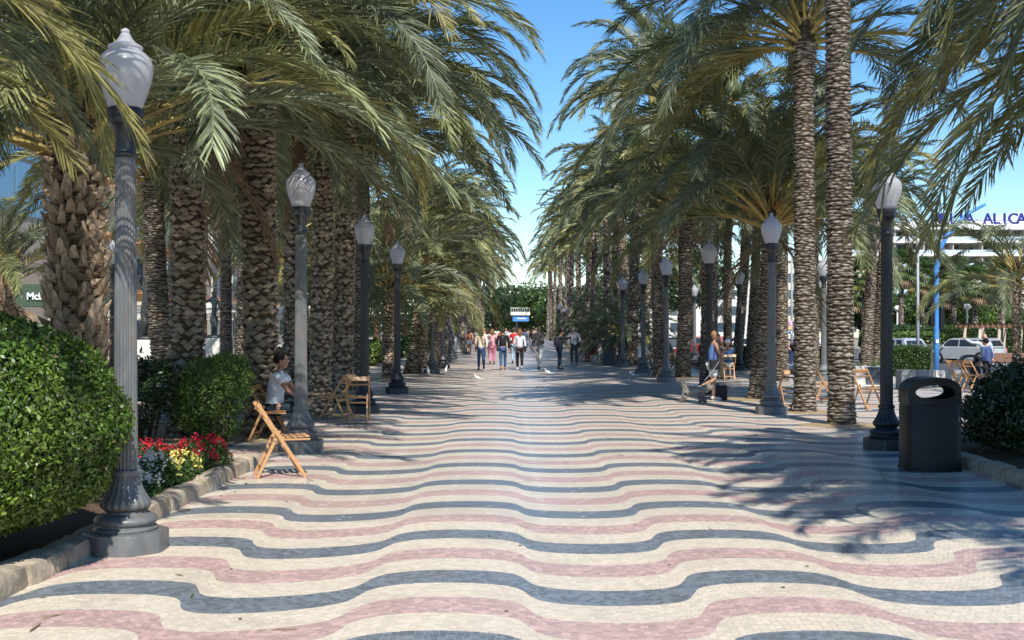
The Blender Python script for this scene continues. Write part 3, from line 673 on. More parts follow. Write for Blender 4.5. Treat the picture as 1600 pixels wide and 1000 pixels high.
# ------------------------------------------------------------------ leafy things
def leaves(P, Nn, size, rnd_amt=.8, seed=0, aspect=.45):
    rs = np.random.RandomState(seed); n = len(P)
    N2 = Nn+rs.normal(0, rnd_amt, (n, 3)); N2 /= np.linalg.norm(N2, axis=1)[:, None]
    A = rs.normal(0, 1, (n, 3)); D = np.cross(N2, A); D /= np.linalg.norm(D, axis=1)[:, None]; Wd = np.cross(N2, D)
    s = size*rs.uniform(.65, 1.25, n)[:, None]
    v = np.empty((n, 4, 3)); v[:, 0] = P; v[:, 1] = P+D*s*.5+Wd*s*aspect*.5+N2*s*.08; v[:, 2] = P+D*s; v[:, 3] = P+D*s*.5-Wd*s*aspect*.5+N2*s*.08
    return v.reshape(-1, 3), np.arange(n*4).reshape(n, 4), rs.uniform(0, 1, n)
def blob_pts(lobes, n, seed, depth=.12, lump=.06, zmin=None, power=2.0):
    rs = np.random.RandomState(seed); L = np.array(lobes, float); w_ = (L[:, 3]*L[:, 4]+L[:, 4]*L[:, 5]+L[:, 3]*L[:, 5]); w_ /= w_.sum()
    k = rs.choice(len(L), n, p=w_); d = rs.normal(0, 1, (n, 3)); d /= np.linalg.norm(d, axis=1)[:, None]
    if power != 2.0: q = (np.abs(d)**power).sum(1)**(1/power); d = d/q[:, None]
    c = L[k, :3]; r = L[k, 3:6]
    bumpy = 1+lump*(np.sin(d[:, 0]*9+k*2)+np.sin(d[:, 1]*11+k)+np.sin(d[:, 2]*10+1.3))/1.5
    rr = (1-np.abs(rs.exponential(depth, n)))*bumpy
    P = c+d*r*rr[:, None]; Nn = d/r; Nn /= np.linalg.norm(Nn, axis=1)[:, None]
    keep = np.ones(n, bool)
    for i in range(len(L)):
        q = (((P-L[i, :3])/L[i, 3:6])**2).sum(1) < .42; keep &= ~q
    if zmin is not None: keep &= P[:, 2] > zmin
    return P[keep], Nn[keep]
def bushy(name, label, cat, loc, lobes, n, size, mt, seed, group=None, core=.82, stems=5, zmin=.02, depth=.1, lump=.06, rnd_amt=.8, stem_h=.5, aspect=.45, power=2.0):
    root = thing(name, label, cat, loc, 0, group)
    P, Nn = blob_pts(lobes, n, seed, depth, lump, zmin, power); v, f, t = leaves(P, Nn, size, rnd_amt, seed, aspect)
    obj('foliage', np_mesh('foliage', v, f, mt, tint=t), root)
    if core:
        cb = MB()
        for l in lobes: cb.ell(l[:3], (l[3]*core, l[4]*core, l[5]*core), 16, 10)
        cb.build('dark_filler', M['core'], root, smooth=True)  # solid dark core put inside the foliage, not modelled twigs
    r_ = random.Random(seed); sb = MB()
    for i in range(stems):
        l = r_.choice(lobes); a = r_.uniform(0, 6.28); q = Vector((l[0]*.5+.12*math.cos(a), l[1]*.5+.12*math.sin(a), 0))
        e = Vector((l[0]+l[3]*.5*math.cos(a), l[1]+l[4]*.5*math.sin(a), max(.2, l[2]))); sb.tube([q, q.lerp(e, .5)+Vector((0, 0, .08)), e], [.022, .016, .008], 5)
    if stems: sb.build('stems', M['twig'], root)
    return root
bushy('clipped_bush', 'huge round clipped bush with glossy bright green leaves at the left edge', 'bush', (-4.12, 8.05, 0),
      [(0, 0, 1.02, 1.38, 1.35, .86), (0, 0, .92, 1.33, 1.3, .72)], 165000, .043, M['leaf_bright'], 3, core=.84, stems=8, zmin=.15, depth=.05, lump=.03, aspect=.5)
bushy('shrub', 'light green rounded shrub between the two thick left trunks', 'shrub', (-4.28, 16.7, 0),
      [(0, 0, .82, .52, .5, .5), (.2, 0, 1.0, .4, .4, .38), (-.25, .1, .55, .35, .35, .4), (.1, .1, .35, .3, .3, .3)], 15000, .06, M['leaf_lime'], 4, core=0, stems=14, depth=.22, lump=.1, rnd_amt=1.0, aspect=.3)
bushy('shrub', 'dark loose shrub left of the knobbly trunk behind the flower bed', 'shrub', (-5.35, 16.4, 0),
      [(0, 0, .75, .5, .5, .6), (-.5, .2, .6, .4, .4, .5), (.3, .1, .95, .35, .3, .35)], 9000, .085, M['leaf_dark'], 5, core=0, stems=14, depth=.3, lump=.12, rnd_amt=1.0, aspect=.32)
bushy('shrub', 'large dark glossy bush behind the kerb at the right edge', 'shrub', (7.05, 15.2, 0),
      [(0, 0, .62, 1.05, .9, .5), (.5, .2, .85, .9, .8, .55), (-.55, -.2, .52, .62, .6, .4), (1.2, -.4, .8, .9, .7, .6), (-.2, 0, .95, .55, .5, .3)], 36000, .075, M['leaf_dark'], 6, core=.6, stems=16, depth=.16, lump=.12, rnd_amt=.9, aspect=.4, zmin=.12)
bushy('shrub', 'dark shrub in the bed beyond the black bin at the right edge', 'shrub', (9.3, 16.4, 0),
      [(0, 0, .7, .8, .7, .6)], 12000, .065, M['leaf_dark'], 7, core=.6, stems=8, depth=.16, lump=.12, zmin=.1)
# low shrubs beneath the rows
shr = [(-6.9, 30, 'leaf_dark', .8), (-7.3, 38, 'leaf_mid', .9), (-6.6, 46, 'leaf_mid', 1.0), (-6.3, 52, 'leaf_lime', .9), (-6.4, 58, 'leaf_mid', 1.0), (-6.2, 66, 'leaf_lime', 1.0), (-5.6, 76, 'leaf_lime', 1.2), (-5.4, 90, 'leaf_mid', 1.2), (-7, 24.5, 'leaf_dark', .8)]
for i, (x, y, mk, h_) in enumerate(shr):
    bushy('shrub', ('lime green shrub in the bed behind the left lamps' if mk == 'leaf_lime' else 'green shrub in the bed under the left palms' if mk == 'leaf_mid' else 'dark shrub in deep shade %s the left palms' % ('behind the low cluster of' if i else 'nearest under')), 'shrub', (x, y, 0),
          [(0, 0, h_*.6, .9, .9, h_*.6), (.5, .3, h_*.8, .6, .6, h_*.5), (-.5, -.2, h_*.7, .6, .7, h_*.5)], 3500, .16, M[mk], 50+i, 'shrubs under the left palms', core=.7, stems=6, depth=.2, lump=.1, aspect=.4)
def hedge(name, label, x0, x1, y0, y1, h_, mt, n, size, seed, round_=.12, group=None):
    rs = np.random.RandomState(seed); root = thing(name, label, 'hedge', ((x0+x1)/2, (y0+y1)/2, RZ if x0 > 13.5 else 0), 0, group); a = (x1-x0)/2; b_ = (y1-y0)/2
    ar = np.array([2*b_*h_, 2*b_*h_, 2*a*h_, 2*a*h_, 4*a*b_]); k = rs.choice(5, n, p=ar/ar.sum()); u = rs.uniform(-1, 1, n); v_ = rs.uniform(0, 1, n)
    P = np.zeros((n, 3)); Nn = np.zeros((n, 3))
    for i, (ax, sg) in enumerate(((0, -1), (0, 1), (1, -1), (1, 1))):
        m_ = k == i; P[m_, ax] = sg*(a if ax == 0 else b_); P[m_, 1-ax] = u[m_]*(b_ if ax == 0 else a); P[m_, 2] = v_[m_]*h_; Nn[m_, ax] = sg
    m_ = k == 4; P[m_, 0] = u[m_]*a; P[m_, 1] = (v_[m_]*2-1)*b_; P[m_, 2] = h_; Nn[m_, 2] = 1
    P += rs.normal(0, .03, P.shape)-Nn*np.abs(rs.normal(0, .05, (n, 1))); P[:, 2] += .05*np.sin(P[:, 0]*2.1)+.04*np.sin(P[:, 0]*5.3)
    v, f, t = leaves(P, Nn, size, .8, seed, .5); obj('foliage', np_mesh('foliage', v, f, mt, tint=t), root)
    cb = MB(); cb.box((0, 0, h_*.47), (2*a-.12, 2*b_-.12, h_*.92)); cb.build('dark_filler', M['core'], root); return root  # solid dark box put inside the leaves to block see-through
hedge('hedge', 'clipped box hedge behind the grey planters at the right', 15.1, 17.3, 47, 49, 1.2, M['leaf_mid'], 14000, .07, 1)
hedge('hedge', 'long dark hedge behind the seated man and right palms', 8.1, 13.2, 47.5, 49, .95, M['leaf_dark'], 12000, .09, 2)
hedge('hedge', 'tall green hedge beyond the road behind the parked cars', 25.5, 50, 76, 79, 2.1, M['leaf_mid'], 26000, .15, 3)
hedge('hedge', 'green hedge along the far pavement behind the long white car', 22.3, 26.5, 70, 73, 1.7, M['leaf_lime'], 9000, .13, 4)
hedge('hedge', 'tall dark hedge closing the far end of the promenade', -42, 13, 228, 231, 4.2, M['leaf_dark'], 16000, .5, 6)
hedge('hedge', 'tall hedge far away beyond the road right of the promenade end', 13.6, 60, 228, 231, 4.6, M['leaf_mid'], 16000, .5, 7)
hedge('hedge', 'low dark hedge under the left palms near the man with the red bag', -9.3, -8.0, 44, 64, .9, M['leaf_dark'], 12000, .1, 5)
# flowers in the left bed
def flowers(label, loc, rx, ry, h_, n, cols, seed):
    root = thing('flowering_plant', label, 'flowers', loc, 0, 'flowers in the left bed'); rs = np.random.RandomState(seed)
    P, Nn = blob_pts([(0, 0, h_*.45, rx, ry, h_*.5)], 7000, seed, .3, .1, .02); v, f, t = leaves(P, Nn+np.array([0, 0, .6]), .045, .9, seed, .4); obj('foliage', np_mesh('foliage', v, f, M['leaf_mid'], tint=t), root)
    o = obj('blossom', blossom_mesh(n, rx, ry, h_, cols, seed), root); o['kind'] = 'stuff'
def blossom_mesh(n, rx, ry, h_, col, seed):
    r_ = random.Random(seed); mb = MB()
    for i in range(n):
        a = r_.uniform(0, 6.28); q = math.sqrt(r_.random()); c = Vector((rx*q*math.cos(a), ry*q*math.sin(a), h_*(.95-.35*q*q)+r_.uniform(-.03, .05)))
        for k in range(9):
            z = c+Vector((r_.gauss(0, .012), r_.gauss(0, .012), r_.uniform(-.05, .05))); d = Vector((r_.gauss(0, 1), r_.gauss(0, 1), r_.gauss(.2, .7))).normalized(); e = d.orthogonal().normalized()
            l = r_.uniform(.014, .026); tt = r_.random()
            mb.add([z, z+d*l+e*l*.6, z+d*l*1.7, z+d*l-e*l*.6], [(0, 1, 2, 3)], 0, tt)
    return mb.mesh('blossom', col)
M['red_fl'] = mat('red_petals', (.42, .012, .03), .5, .3, tint=.4, transl=.25); M['white_fl'] = mat('white_petals', (.75, .74, .66), .5, .3, tint=.2, transl=.3); M['yel_fl'] = mat('yellow_petals', (.70, .62, .16), .5, .3, tint=.3, transl=.3)
flowers('clump of deep red flowers at the far end of the left bed', (-3.50, 13.1, 0), .32, .5, .46, 70, M['red_fl'], 1)
flowers('second clump of dark red flowers in front of the knobbly trunk', (-3.85, 12.5, 0), .3, .35, .46, 40, M['red_fl'], 2)
flowers('clump of pale yellow flowers in the middle of the left bed', (-3.42, 12.0, 0), .17, .55, .38, 34, M['yel_fl'], 3)
flowers('clump of white flowers nearest the lamp base in the left bed', (-3.60, 11.5, 0), .25, .45, .44, 46, M['white_fl'], 4)
flowers('low white blossoms against the kerb in the left bed', (-3.42, 10.75, 0), .13, .4, .30, 26, M['white_fl'], 6)

# ------------------------------------------------------------------ soil rings at trunk feet
def pit(x, y, r=.55):
    mb = MB(); n = 22; vs = [(0, 0, .035)]
    for j in range(n):
        a = 2*PI*j/n; q = r*(1+.12*math.sin(3*a+x)+random.uniform(-.05, .05)); vs.append((q*math.cos(a)*1.15, q*math.sin(a), .007))
    mb.add(vs, [(0, 1+j, 1+(j+1) % n) for j in range(n)]); o = mb.build('tree_pit', M['sand'], pavement); o.location = (x, y, 0)
for x, y, r in ((5.9, 20.1, .65), (6.1, 23.3, .62), (5.95, 27.6, .8), (6.02, 39.6, .8), (-3.83, 17.9, .75), (-3.66, 22.3, .7), (-3.5, 24.6, .6), (-4.5, 24.5, .6), (-4.0, 38.5, .6), (-3.6, 43, .8), (5.3, 40.5, .4), (5.6, 32.5, .6)): pit(x, y, r)

# ------------------------------------------------------------------ folding chairs
def chair_meshes():
    out = []
    def one(name, f): mb = MB(); f(mb); out.append((name, mb.mesh(name, M['wood'])))
    for sx in (-.2, .2):
        one('long_leg', lambda m_: m_.bar((sx, -.27, .84), (sx, .27, 0), .024, .042, (0, 1, 0), bev=.004))
    for sx in (-.165, .165):
        one('short_leg', lambda m_: m_.bar((sx, -.02, .53), (sx, -.27, 0), .022, .038, (0, 1, 0), bev=.004))
    one('back_rail', lambda m_: m_.box((0, -.247, .795), (.40, .018, .085), M=Matrix.Rotation(math.radians(-28), 4, 'X'), bev=.005))
    one('back_rail', lambda m_: m_.box((0, -.185, .69), (.38, .014, .03), M=Matrix.Rotation(math.radians(-28), 4, 'X'), bev=.004))
    for k in range(6): one('seat_slat', lambda m_: m_.box((0, -.06+k*.07, .445+.003*k), (.37, .056, .014), bev=.004))
    for sx in (-.176, .176): one('seat_rail', lambda m_: m_.box((sx, .115, .428), (.02, .42, .022), bev=.003))
    one('rung', lambda m_: m_.bar((-.2, .21, .095), (.2, .21, .095), .018, .03, bev=.003))
    one('rung', lambda m_: m_.bar((-.165, -.215, .115), (.165, -.215, .115), .018, .03, bev=.003))
    one('rung', lambda m_: m_.bar((-.165, -.10, .36), (.165, -.10, .36), .018, .026, bev=.003))
    return out
CH = chair_meshes()
def chair(px, py, deg, label, x=None, y=None):
    if x is None: x, y = G(px, py)
    r = thing('folding_chair', label, 'chair', (x, y, .006), math.radians(deg), 'wooden folding chairs')
    for n_, me in CH: obj(n_, me, r)
    return r     # forward is +Y local
chair(431, 745, -72, 'tilted-looking folding chair beside the flower bed, nearest of all the chairs', X_at(433, 13.1), 13.25)
chair(0, 0, -100, 'folding chair carrying the seated man in white, behind the second left lamp', -3.60, 17.4)
chair(527, 657, 70, 'left one of two folding chairs by the shade-darkened left lamp', X_at(525, 21.3), 21.4)
chair(558, 661, 5, 'right one of two folding chairs, its back to the viewer, by the shade-darkened left lamp', X_at(559, 20.7), 20.75)
chair(1029, 588, 100, 'left pale folding chair between two right lamps', X_at(1027, 41), 41)
chair(1037, 588, 75, 'folding chair next to the left pale one, between two right lamps', X_at(1038, 40.4), 40.4)
chair(1055, 588, 60, 'folding chair half hidden behind the thick sandy-footed palm', X_at(1056, 41), 41.2)
chair(1138, 593, 0, 'pale folding chair carrying the man in blue with a white cap', X_at(1138, 38), 38.0)
chair(1126, 590, 20, 'folding chair carrying the blonde woman', X_at(1127, 39.2), 39.2)
chair(1232, 644, 12, 'empty folding chair right behind the pale grey right lamp', X_at(1232, 23.6), 23.7)
chair(1279, 633, -65, 'folding chair in side view between the two tall ringed palms', X_at(1280, 25.8), 25.8)
chair(1355, 642, -158, 'orange-toned folding chair in the sun in front of the grey planter', X_at(1355, 24.0), 24.0)
chair(1500, 612, -65, 'folding chair left of the far litter bin', X_at(1499, 31), 31)
chair(1527, 612, -75, 'folding chair in front of the far litter bin beside the dark bush', X_at(1522, 30.5), 30.5)
chair(928, 565, 80, 'dark folding chair carrying the person in red far down the right row', X_at(930, 58.2), 58.2)

# ------------------------------------------------------------------ litter bins
def litter_bin(x, y, rz, label):
    r = thing('litter_bin', label, 'litter bin', (x, y, .006 if x < 13.4 else RZ), rz, 'black litter bins')
    W = .315; H0 = .78; Ht = 1.11
    b0 = MB(); prof = []
    for j in range(17): a = PI*j/16; prof.append((-.30*math.cos(a), -.205-.05*math.sin(a)))
    prof += [(.315, -.12), (.315, .2), (.3, .235), (-.3, .235), (-.315, .2), (-.315, -.12)]
    prof = prof[::-1]
    n = len(prof); lv = [(0, 1.03), (.03, 1.03), (.035, 1.0), (H0-.01, .985), (H0, .97)]
    b0.add([(p[0]*s, p[1]*s, z) for z, s in lv for p in prof], [(i*n+j, i*n+(j+1) % n, (i+1)*n+(j+1) % n, (i+1)*n+j)[::-1] for i in range(len(lv)-1) for j in range(n)]+[tuple((len(lv)-1)*n+j for j in range(n))])
    b0.build('body', M['black_plastic'], r, auto=35)
    # hood: front plate and back plate with an oval hole, arched top
    K = 40; hood = MB()
    outer = []; inner = []
    cz = H0+.155
    for j in range(K):
        a = 2*PI*j/K; ca, sa = math.cos(a), math.sin(a)
        ix, iz = .232*ca, cz+.085*sa
        if sa >= 0: ox = .31*math.copysign(abs(ca)**.75, ca); oz = H0+.145+(Ht-H0-.145)*abs(sa)**.9
        else:
            ox = .31*max(-1, min(1, ca*1.6)); oz = H0+.145+(-.135)*min(1, abs(sa)*1.9)
        outer.append((ox, oz)); inner.append((ix, iz))
    def yf(x_, front): return (-.20-.045*(1-(x_/.31)**2)) if front else .225
    vs = []
    for (front) in (True, False):
        for p in outer: vs.append((p[0], yf(p[0], front), p[1]))
        for p in inner: vs.append((p[0], yf(p[0], front), p[1]))
    fs = []
    for j in range(K):
        q = (j+1) % K
        fs.append((j, q, K+q, K+j)); fs.append((2*K+j, 3*K+j, 3*K+q, 2*K+q)); fs.append((j, 2*K+j, 2*K+q, q))
    # lips of both openings turned inward
    m0 = len(vs)
    for p in inner: vs.append((p[0]*.97, yf(p[0], True)+.04, p[1]))
    for p in inner: vs.append((p[0]*.97, .225-.04, p[1]))
    for j in range(K):
        q = (j+1) % K; fs.append((K+j, K+q, m0+q, m0+j)); fs.append((3*K+j, m0+K+j, m0+K+q, 3*K+q))
    hood.add(vs, fs); hood.build('hood', M['black_plastic'], r, auto=35)
    s_ = MB(); s_.box((.27, -.232, .62), (.03, .012, .05)); s_.build('lock', M['iron'], r)
    s_ = MB(); s_.box((0, -.0, H0+.004), (.6, .40, .012)); s_.build('inner_tray', M['iron_dark_shaded'], r)
    return r
litter_bin(5.07, 13.85, -.05, 'large black litter bin with arched hood and oval opening beside the right kerb')
litter_bin(X_at(1516, 39), 39, -.2, 'far black litter bin next to the two men standing at the right')
def boxbin(x, y, label):
    r = thing('planter_box', label, 'planter', (x, y, 0)); b_ = MB(); b_.box((0, 0, .4), (.62, .62, .78), bev=.02); b_.build('body', M['dark_slab'], r); b_ = MB(); b_.box((0, 0, .8), (.66, .66, .03), bev=.008); b_.build('rim', M['black_plastic'], r)
boxbin(X_at(952, 53), 53, 'dark square box standing left of the small distant right lamp')

# ------------------------------------------------------------------ grey planters and benches at the right
r = thing('planter', 'grey planter with pale left side, dark front panel and spiky plant', 'planter', (10.75, 34.3, 0))
b_ = MB(); b_.box((0, 0, .30), (.95, .55, .55), bev=.01); b_.build('trough', M['white_stone'], r)
b_ = MB(); b_.box((.13, -.292, .30), (.64, .03, .50), bev=.006); b_.build('front_panel', M['dark_slab'], r)
b_ = MB(); b_.box((0, 0, .015), (1.2, .7, .03)); b_.build('base_slab', M['white_stone'], r)
P = []; sp = MB()
for i in range(34):
    a = random.uniform(0, 6.28); e = random.uniform(.3, 1.3); p0 = Vector((random.uniform(-.35, .35), random.uniform(-.15, .15), .56)); d = Vector((math.cos(a)*math.cos(e), math.sin(a)*math.cos(e), math.sin(e)))*random.uniform(.25, .42); q = d.cross(Vector((0, 0, 1))).normalized()*.015
    sp.add([p0-q, p0+q, p0+d*.6+q*.8, p0+d*.6-q*.8, p0+d+Vector((0, 0, -.05))], [(0, 1, 2, 3), (3, 2, 4)])
sp.build('spiky_leaves', M['leaf_lime'], r)
r = thing('concrete_block', 'plain grey concrete cube seat right of the dark lamp post', 'seat', (X_at(1415, 32.2), 32.2, 0)); b_ = MB(); b_.box((0, 0, .27), (.40, .5, .54), bev=.015); b_.build('block', M['grey_stone'], r)
r = thing('bench', 'long grey concrete bench behind the large black bin', 'bench', (X_at(1465, 33.5), 33.5, 0))
b_ = MB(); b_.box((-.42, 0, .24), (.5, .5, .48), bev=.012); b_.build('seat_block', M['grey_stone'], r); b_ = MB(); b_.box((-.02, -.05, .26), (.28, .5, .45), bev=.012); b_.build('middle_block', M['white_stone'], r); b_ = MB(); b_.box((.48, 0, .24), (.7, .5, .48), bev=.012); b_.build('seat_block', M['grey_stone'], r)
r = thing('low_bench', 'low pale bench under the seated man in navy', 'bench', (X_at(1240, 38.8), 38.8, 0)); b_ = MB(); b_.box((0, 0, .36), (.95, .45, .09), bev=.01); b_.build('seat', M['grey_stone'], r)
for sx in (-.35, .35): b_ = MB(); b_.box((sx, 0, .155), (.12, .4, .31), bev=.01); b_.build('leg', M['grey_stone'], r)

# ------------------------------------------------------------------ people
def skin_mesh(nodes, edges, sub=1):
    me = bpy.data.meshes.new('tmp'); me.from_pydata([n_[0] for n_ in nodes], edges, [])
    o = bpy.data.objects.new('tmp', me); COL.objects.link(o)
    md = o.modifiers.new('skin', 'SKIN'); md.use_smooth_shade = True; md.branch_smoothing = .6
    for i, n_ in enumerate(nodes):
        r_ = n_[1]; sv = me.skin_vertices[0].data[i]; sv.radius = (r_, r_) if not isinstance(r_, tuple) else r_; sv.use_root = (i == 0)
    if sub: ss = o.modifiers.new('s', 'SUBSURF'); ss.levels = sub; ss.render_levels = sub
    dg = bpy.context.evaluated_depsgraph_get(); ev = o.evaluated_get(dg); m2 = bpy.data.meshes.new_from_object(ev)
    vs = [tuple(v.co) for v in m2.vertices]; fs = [tuple(p.vertices) for p in m2.polygons]
    bpy.data.objects.remove(o); bpy.data.meshes.remove(me); bpy.data.meshes.remove(m2); return vs, fs
def person(label, loc, face, H=1.70, pose='walk', top=(.6, .6, .6), bottom=(.05, .08, .15), hair=(.05, .03, .02), long=False, shoe=(.05, .05, .05), sleeve=2, leg=2, skin='skin', arms=None, bag=None, bald=False, cap=None, skirt_top=0.0, detail=1, phase=1, coat=None, glasses=False):
    """face: heading in degrees, 0 = away from the viewer (+Y), -90 = to the right"""
    root = thing('person', label, 'person', loc, math.radians(face), 'people on the promenade'); s = H/1.7
    V_ = lambda *p: Vector(p)*s
    sit = pose == 'sit'
    zh = .90 if not sit else .50; lean = .05 if not sit else .10
    if pose == 'lean': lean = .25
    hipL, hipR = V_(-.085, 0, zh), V_(.085, 0, zh)
    if sit:
        kL, kR = V_(-.12, .42, .50), V_(.12, .44, .49); aL, aR = V_(-.13, .40, .08), V_(.13, .50, .08)
        if phase == 2: aL = V_(-.1, .25, .08)
    elif pose == 'stand' or pose == 'lean': kL, kR = V_(-.095, .03, .49), V_(.10, .02, .49); aL, aR = V_(-.10, -.01, .08), V_(.12, -.02, .08)
    elif phase == 1: kL, kR = V_(-.09, .17, .51), V_(.09, .0, .47); aL, aR = V_(-.09, .25, .09), V_(.09, -.27, .16)
    else: kL, kR = V_(-.09, .02, .48), V_(.09, .15, .50); aL, aR = V_(-.09, -.22, .14), V_(.09, .20, .09)
    if phase == 3: kL, kR = V_(-.08, .04, .49), V_(.08, .05, .53); aL, aR = V_(-.08, .06, .08), V_(.07, -.33, .34)
    def foot(a, lift): return a+V_(0, .13, -.035 if a.z < .2*s else -.10)
    ch = V_(0, lean*.6, zh+.33); sh = V_(0, lean, zh+.49); nk = V_(0, lean+.01, zh+.56); hd = V_(0, lean+.035, zh+.69)
    if pose == 'lean': hd = V_(0, lean+.09, zh+.66)
    shL, shR = sh+V_(-.175, 0, 0), sh+V_(.175, 0, 0)
    A = arms or 'swing'
    def arm(side, mode):
        S_ = shL if side < 0 else shR
        if mode == 'phone': e = S_+V_(-side*0.0, .08, -.27); h_ = S_+V_(-side*.10, .30, -.13)
        elif mode == 'forward': e = S_+V_(side*.03, .22, -.10); h_ = S_+V_(-side*.04, .46, .02)
        elif mode == 'knees': e = S_+V_(side*.03, .18, -.24); h_ = S_+V_(-side*.08, .36, -.36)
        elif mode == 'up': e = S_+V_(side*.24, .1, .02); h_ = S_+V_(side*.46, .16, .14)
        elif mode == 'pocket': e = S_+V_(side*.09, -.06, -.27); h_ = S_+V_(side*.02, .06, -.48)
        elif mode == 'back': e = S_+V_(side*.06, -.12, -.25); h_ = S_+V_(side*.03, -.10, -.50)
        elif mode == 'fwd_swing': e = S_+V_(side*.05, .04, -.28); h_ = S_+V_(side*.04, .20, -.49)
        else: e = S_+V_(side*.06, -.02, -.28); h_ = S_+V_(side*.07, .06, -.53)
        return S_, e, h_
    if A == 'swing': ms_ = ('fwd_swing', 'back')
    elif isinstance(A, str): ms_ = (A, A)
    else: ms_ = A
    aLn = arm(-1, ms_[0]); aRn = arm(1, ms_[1])
    q = s
    nodes = [(V_(0, 0, zh+.04), .125*q), (V_(0, lean*.3, zh+.18), .115*q), (ch, (.135*q)), (sh, .10*q), (nk, .05*q), (nk+V_(0, .01, .05), .048*q),
             (hipL, .08*q), (kL.lerp(hipL, .5), .075*q), (kL, .056*q), (kL.lerp(aL, .4), .052*q), (aL, .036*q), (foot(aL, 0), .03*q),
             (hipR, .08*q), (kR.lerp(hipR, .5), .075*q), (kR, .056*q), (kR.lerp(aR, .4), .052*q), (aR, .036*q), (foot(aR, 0), .03*q),
             (aLn[0], .055*q), (aLn[1], .04*q), (aLn[2], .026*q), (aRn[0], .055*q), (aRn[1], .04*q), (aRn[2], .026*q)]
    E = [(0, 1), (1, 2), (2, 3), (3, 4), (4, 5), (0, 6), (6, 7), (7, 8), (8, 9), (9, 10), (10, 11), (0, 12), (12, 13), (13, 14), (14, 15), (15, 16), (16, 17), (3, 18), (18, 19), (19, 20), (3, 21), (21, 22), (22, 23)]
    vs, fs = skin_mesh(nodes, E, 1); mb = MB(); mb.add(vs, fs)
    # head with jaw, nose and ears
    mb.ell(hd, (.075*q, .095*q, .115*q), 14, 10); mb.ell(hd+V_(0, .03, -.055), (.055*q, .065*q, .065*q), 10, 8)
    mb.ell(hd+V_(0, .098, -.015), (.013*q, .02*q, .024*q), 8, 5)
    for sx in (-1, 1):
        mb.ell(hd+V_(sx*.077, 0, -.01), (.012*q, .02*q, .03*q), 6, 5)
        mb.ell(hd+V_(sx*.03, .085, .012), (.012*q, .008*q, .008*q), 6, 4, 1)
    mb.ell(hd+V_(0, .088, -.055), (.024*q, .01*q, .007*q), 6, 4, 2)
    for (Sx, e, h_), sd in ((aLn, -1), (aRn, 1)):
        d = (h_-e).normalized(); sv = d.cross(Vector((0, 0, 1)))
        sv = (sv if sv.length > .1 else Vector((0, 1, 0))).normalized(); nn = d.cross(sv)
        mb.ell(h_+d*.045*q, (.022*q, .036*q, .048*q), 8, 6, 0, Matrix((nn, sv, d)).transposed())
        for k, (o_, l) in enumerate(((-.026, .06), (-.009, .072), (.009, .068), (.026, .052))):
            b0 = h_+d*.07*q+sv*o_*q; mb.tube([b0, b0+d*l*.55*q+nn*.006*q, b0+d*l*.9*q+nn*.028*q], [.0095*q, .0085*q, .007*q], 5)
        b0 = h_+d*.025*q-sv*.03*q; mb.tube([b0, b0+(d*.6-sv*.7).normalized()*.035*q, b0+(d*.95-sv*.5).normalized()*.062*q], [.011*q, .010*q, .008*q], 5)
    mb.build('body', [M[skin], flat('eye_dark', (.03, .02, .02)), flat('lips', (.4, .12, .1))], root, smooth=True)
    def cloth(name, nn_, ee, col, ex=1.12):
        v2, f2 = skin_mesh([(a_, b2*ex if not isinstance(b2, tuple) else b2) for a_, b2 in nn_], ee, 1); m2 = MB(); m2.add(v2, f2)
        m2.build(name, flat('cloth_%s' % '_'.join('%d' % int(c_*255) for c_ in col), col, .85, bump=.004, bscale=35), root, smooth=True)
    g = .018*q
    sh_n = [(nodes[1][0], .128*q+g), (V_(0, lean*.2, zh-.07-skirt_top*.4), .150*q+g), (nodes[2][0], .145*q+g), (sh+V_(0, 0, -.005), .098*q+g), (nk+V_(0, 0, -.015), .055*q+g*.4)]
    sh_e = [(0, 1), (0, 2), (2, 3), (3, 4)]
    if skirt_top: sh_n.append((V_(0, 0, zh-skirt_top), .155*q+g)); sh_e.append((1, 5))
    for nd in (aLn, aRn):
        i0 = len(sh_n)
        if sleeve == 2: sh_n += [(nd[0], .06*q+g*.7), (nd[1], .046*q+g*.8), (nd[1].lerp(nd[2], .9), .034*q+g*.8)]; sh_e += [(3, i0), (i0, i0+1), (i0+1, i0+2)]
        elif sleeve == 1: sh_n += [(nd[0], .06*q+g*.7), (nd[0].lerp(nd[1], .6), .052*q+g)]; sh_e += [(3, i0), (i0, i0+1)]
        else: sh_n += [(nd[0].lerp(sh, .25), .05*q)]; sh_e += [(3, i0)]
    cloth('top', sh_n, sh_e, top, 1.0)
    fl = 1.0 if leg == 2 else (.5 if leg == 1 else .30)
    tr_n = [(V_(0, 0, zh+.04), .118*q+g*.4), (hipL+V_(.01, 0, -.02), .074*q+g*.4), (hipR+V_(-.01, 0, -.02), .074*q+g*.4)]; tr_e = [(0, 1), (0, 2)]
    for hp, kk, aa, i_ in ((hipL, kL, aL, 1), (hipR, kR, aR, 2)):
        i0 = len(tr_n); tr_n += [(hp.lerp(kk, .5), .083*q+g*.4)]
        tr_e += [(i_, i0)]
        if leg == 2: tr_n += [(kk, .064*q+g*.3), (kk.lerp(aa, .5), .058*q+g*.3), (kk.lerp(aa, .93), .05*q+g*.3)]; tr_e += [(i0, i0+1), (i0+1, i0+2), (i0+2, i0+3)]
        elif leg == 1: tr_n += [(kk.lerp(hp, .1), .078*q+g)]; tr_e += [(i0, i0+1)]
    cloth('trousers' if leg == 2 else 'shorts', tr_n, tr_e, bottom, 1.0)
    sm_ = flat('shoe_%d_%d' % (int(shoe[0]*255), int(shoe[2]*255)), shoe, .5)
